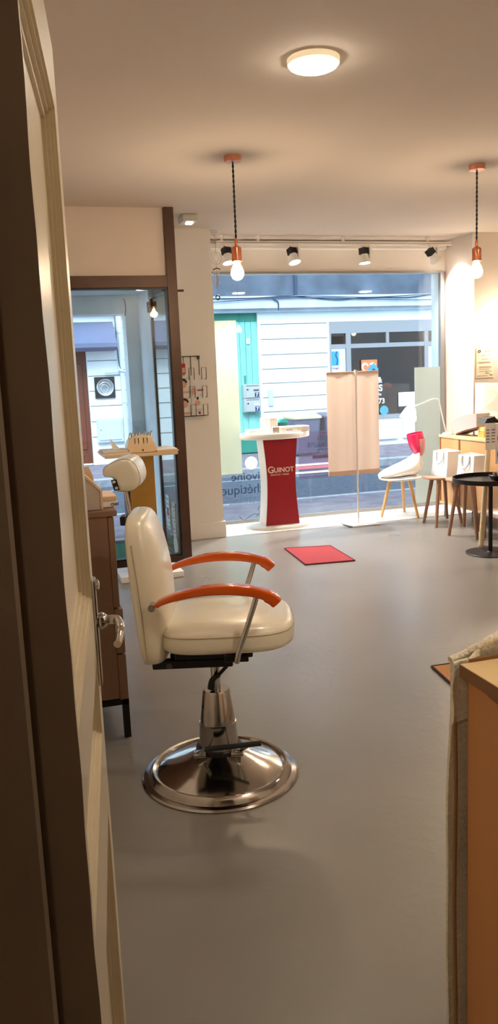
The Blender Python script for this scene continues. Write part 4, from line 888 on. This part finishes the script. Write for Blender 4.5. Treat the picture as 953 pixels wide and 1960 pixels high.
# dark strip at the back of the top
obj('back_strip',box(nb(),.795,1.9,1.294,1.302,.876,.906),M['cedge'],t,True)
t=thing('quilted_cloth','cream quilted cloth draped behind and over the end of the counter','cloth',(1.1,1.34,0))
def sheet(bm,xs,zs,fy,th=.008):
    F=[[Vector(fy(x,z)) for x in xs] for z in zs]
    rings=[row+[v+Vector((.0,th,0)) for v in row[::-1]] for row in F]
    loft(bm,rings)
n=26; xs=[.768+.6*(i/n)**1.6 for i in range(n+1)]
def topz(x): return .905+.055*min(1,(x-.80)/.14)**.8 if x>.80 else .898+.007*(x-.768)/.032
bm=nb(); zs=[i/30 for i in range(31)]
sheet(bm,xs,zs,lambda x,u:(x+.003*math.sin(u*9)+(.004 if x<.775 else 0)*(u-.5), 1.315+.006*math.sin(x*60)+.004*math.sin(u*14+x*30)+.01*(1-u), .02+u*(topz(x)-.02)))
obj('hanging_cloth',bm,M['quilt'],t,True,smooth=60)
xs2=[.765+.055*i/8 for i in range(9)]
bm=nb(); sheet(bm,xs2,[i/12 for i in range(13)],lambda x,u:(x+.002*math.sin(u*8),1.302+.003*math.sin(x*140)-.004*u,.775+.012*(x-.765)/.055*1.5+u*(topz(x)+.002-.775-.012*(x-.765)/.055*1.5)),.008)
obj('folded_flap',bm,M['quilt'],t,True,smooth=60)
bm=nb(); tube(bm,[(x,1.315+.004*math.sin(x*50),topz(x)+.002) for x in xs],.0075,10); obj('hem',bm,M['quilt'],t,True,smooth=60)
obj('side_hem',tube(nb(),[(.772+.0015*math.sin(z*12),1.309,z) for z in [.02+.03*i for i in range(27)]],.005,8),mat('cloth_binding',(176,146,112),.9),t,True,smooth=60)
# ================================================================== LIGHT
w=bpy.data.worlds.new('sky'); S.world=w; w.use_nodes=True; nt=w.node_tree; bg=nt.nodes['Background']
tc=nt.nodes.new('ShaderNodeTexCoord'); sx=nt.nodes.new('ShaderNodeSeparateXYZ'); nt.links.new(tc.outputs['Generated'],sx.inputs[0])
cr=nt.nodes.new('ShaderNodeValToRGB'); cr.color_ramp.elements[0].color=(.62,.80,1,1); cr.color_ramp.elements[1].color=(.72,.88,1,1); nt.links.new(sx.outputs[2],cr.inputs[0]); nt.links.new(cr.outputs[0],bg.inputs[0]); bg.inputs[1].default_value=1.85
sun=bpy.data.lights.new('sun','SUN'); sun.energy=1.5; sun.angle=.4; sun.color=(.92,.97,1); so=bpy.data.objects.new('sun',sun); C.objects.link(so); so.rotation_euler=Vector((.25,1,-.95)).to_track_quat('-Z','Y').to_euler()
# camera
import mathutils
def camR(p,r,y):
    cy,sy=math.cos(y),math.sin(y); fwd=Vector((sy*math.cos(p),cy*math.cos(p),-math.sin(p))); right=Vector((cy,-sy,0)); down=fwd.cross(right)
    c,s=math.cos(r),math.sin(r); return c*right+s*down, -s*right+c*down, fwd
r_,d_,f_=camR(*[math.radians(a) for a in (9.454,2.442,16.10)])
cd=bpy.data.cameras.new('camera'); cam=bpy.data.objects.new('camera',cd); C.objects.link(cam)
m3=Matrix((r_,-d_,-f_)).transposed(); cam.matrix_world=Matrix.Translation((0,0,1.45))@m3.to_4x4()
cd.sensor_fit='VERTICAL'; cd.sensor_height=24; cd.lens=1550/1960*24; cd.clip_start=.02; S.camera=cam
vs=S.view_settings; vs.view_transform='Standard'; vs.look='None'; vs.gamma=1; vs.exposure=1.15; vs.use_curve_mapping=False
S.cycles.transparent_max_bounces=24; S.cycles.max_bounces=10; S.cycles.diffuse_bounces=6
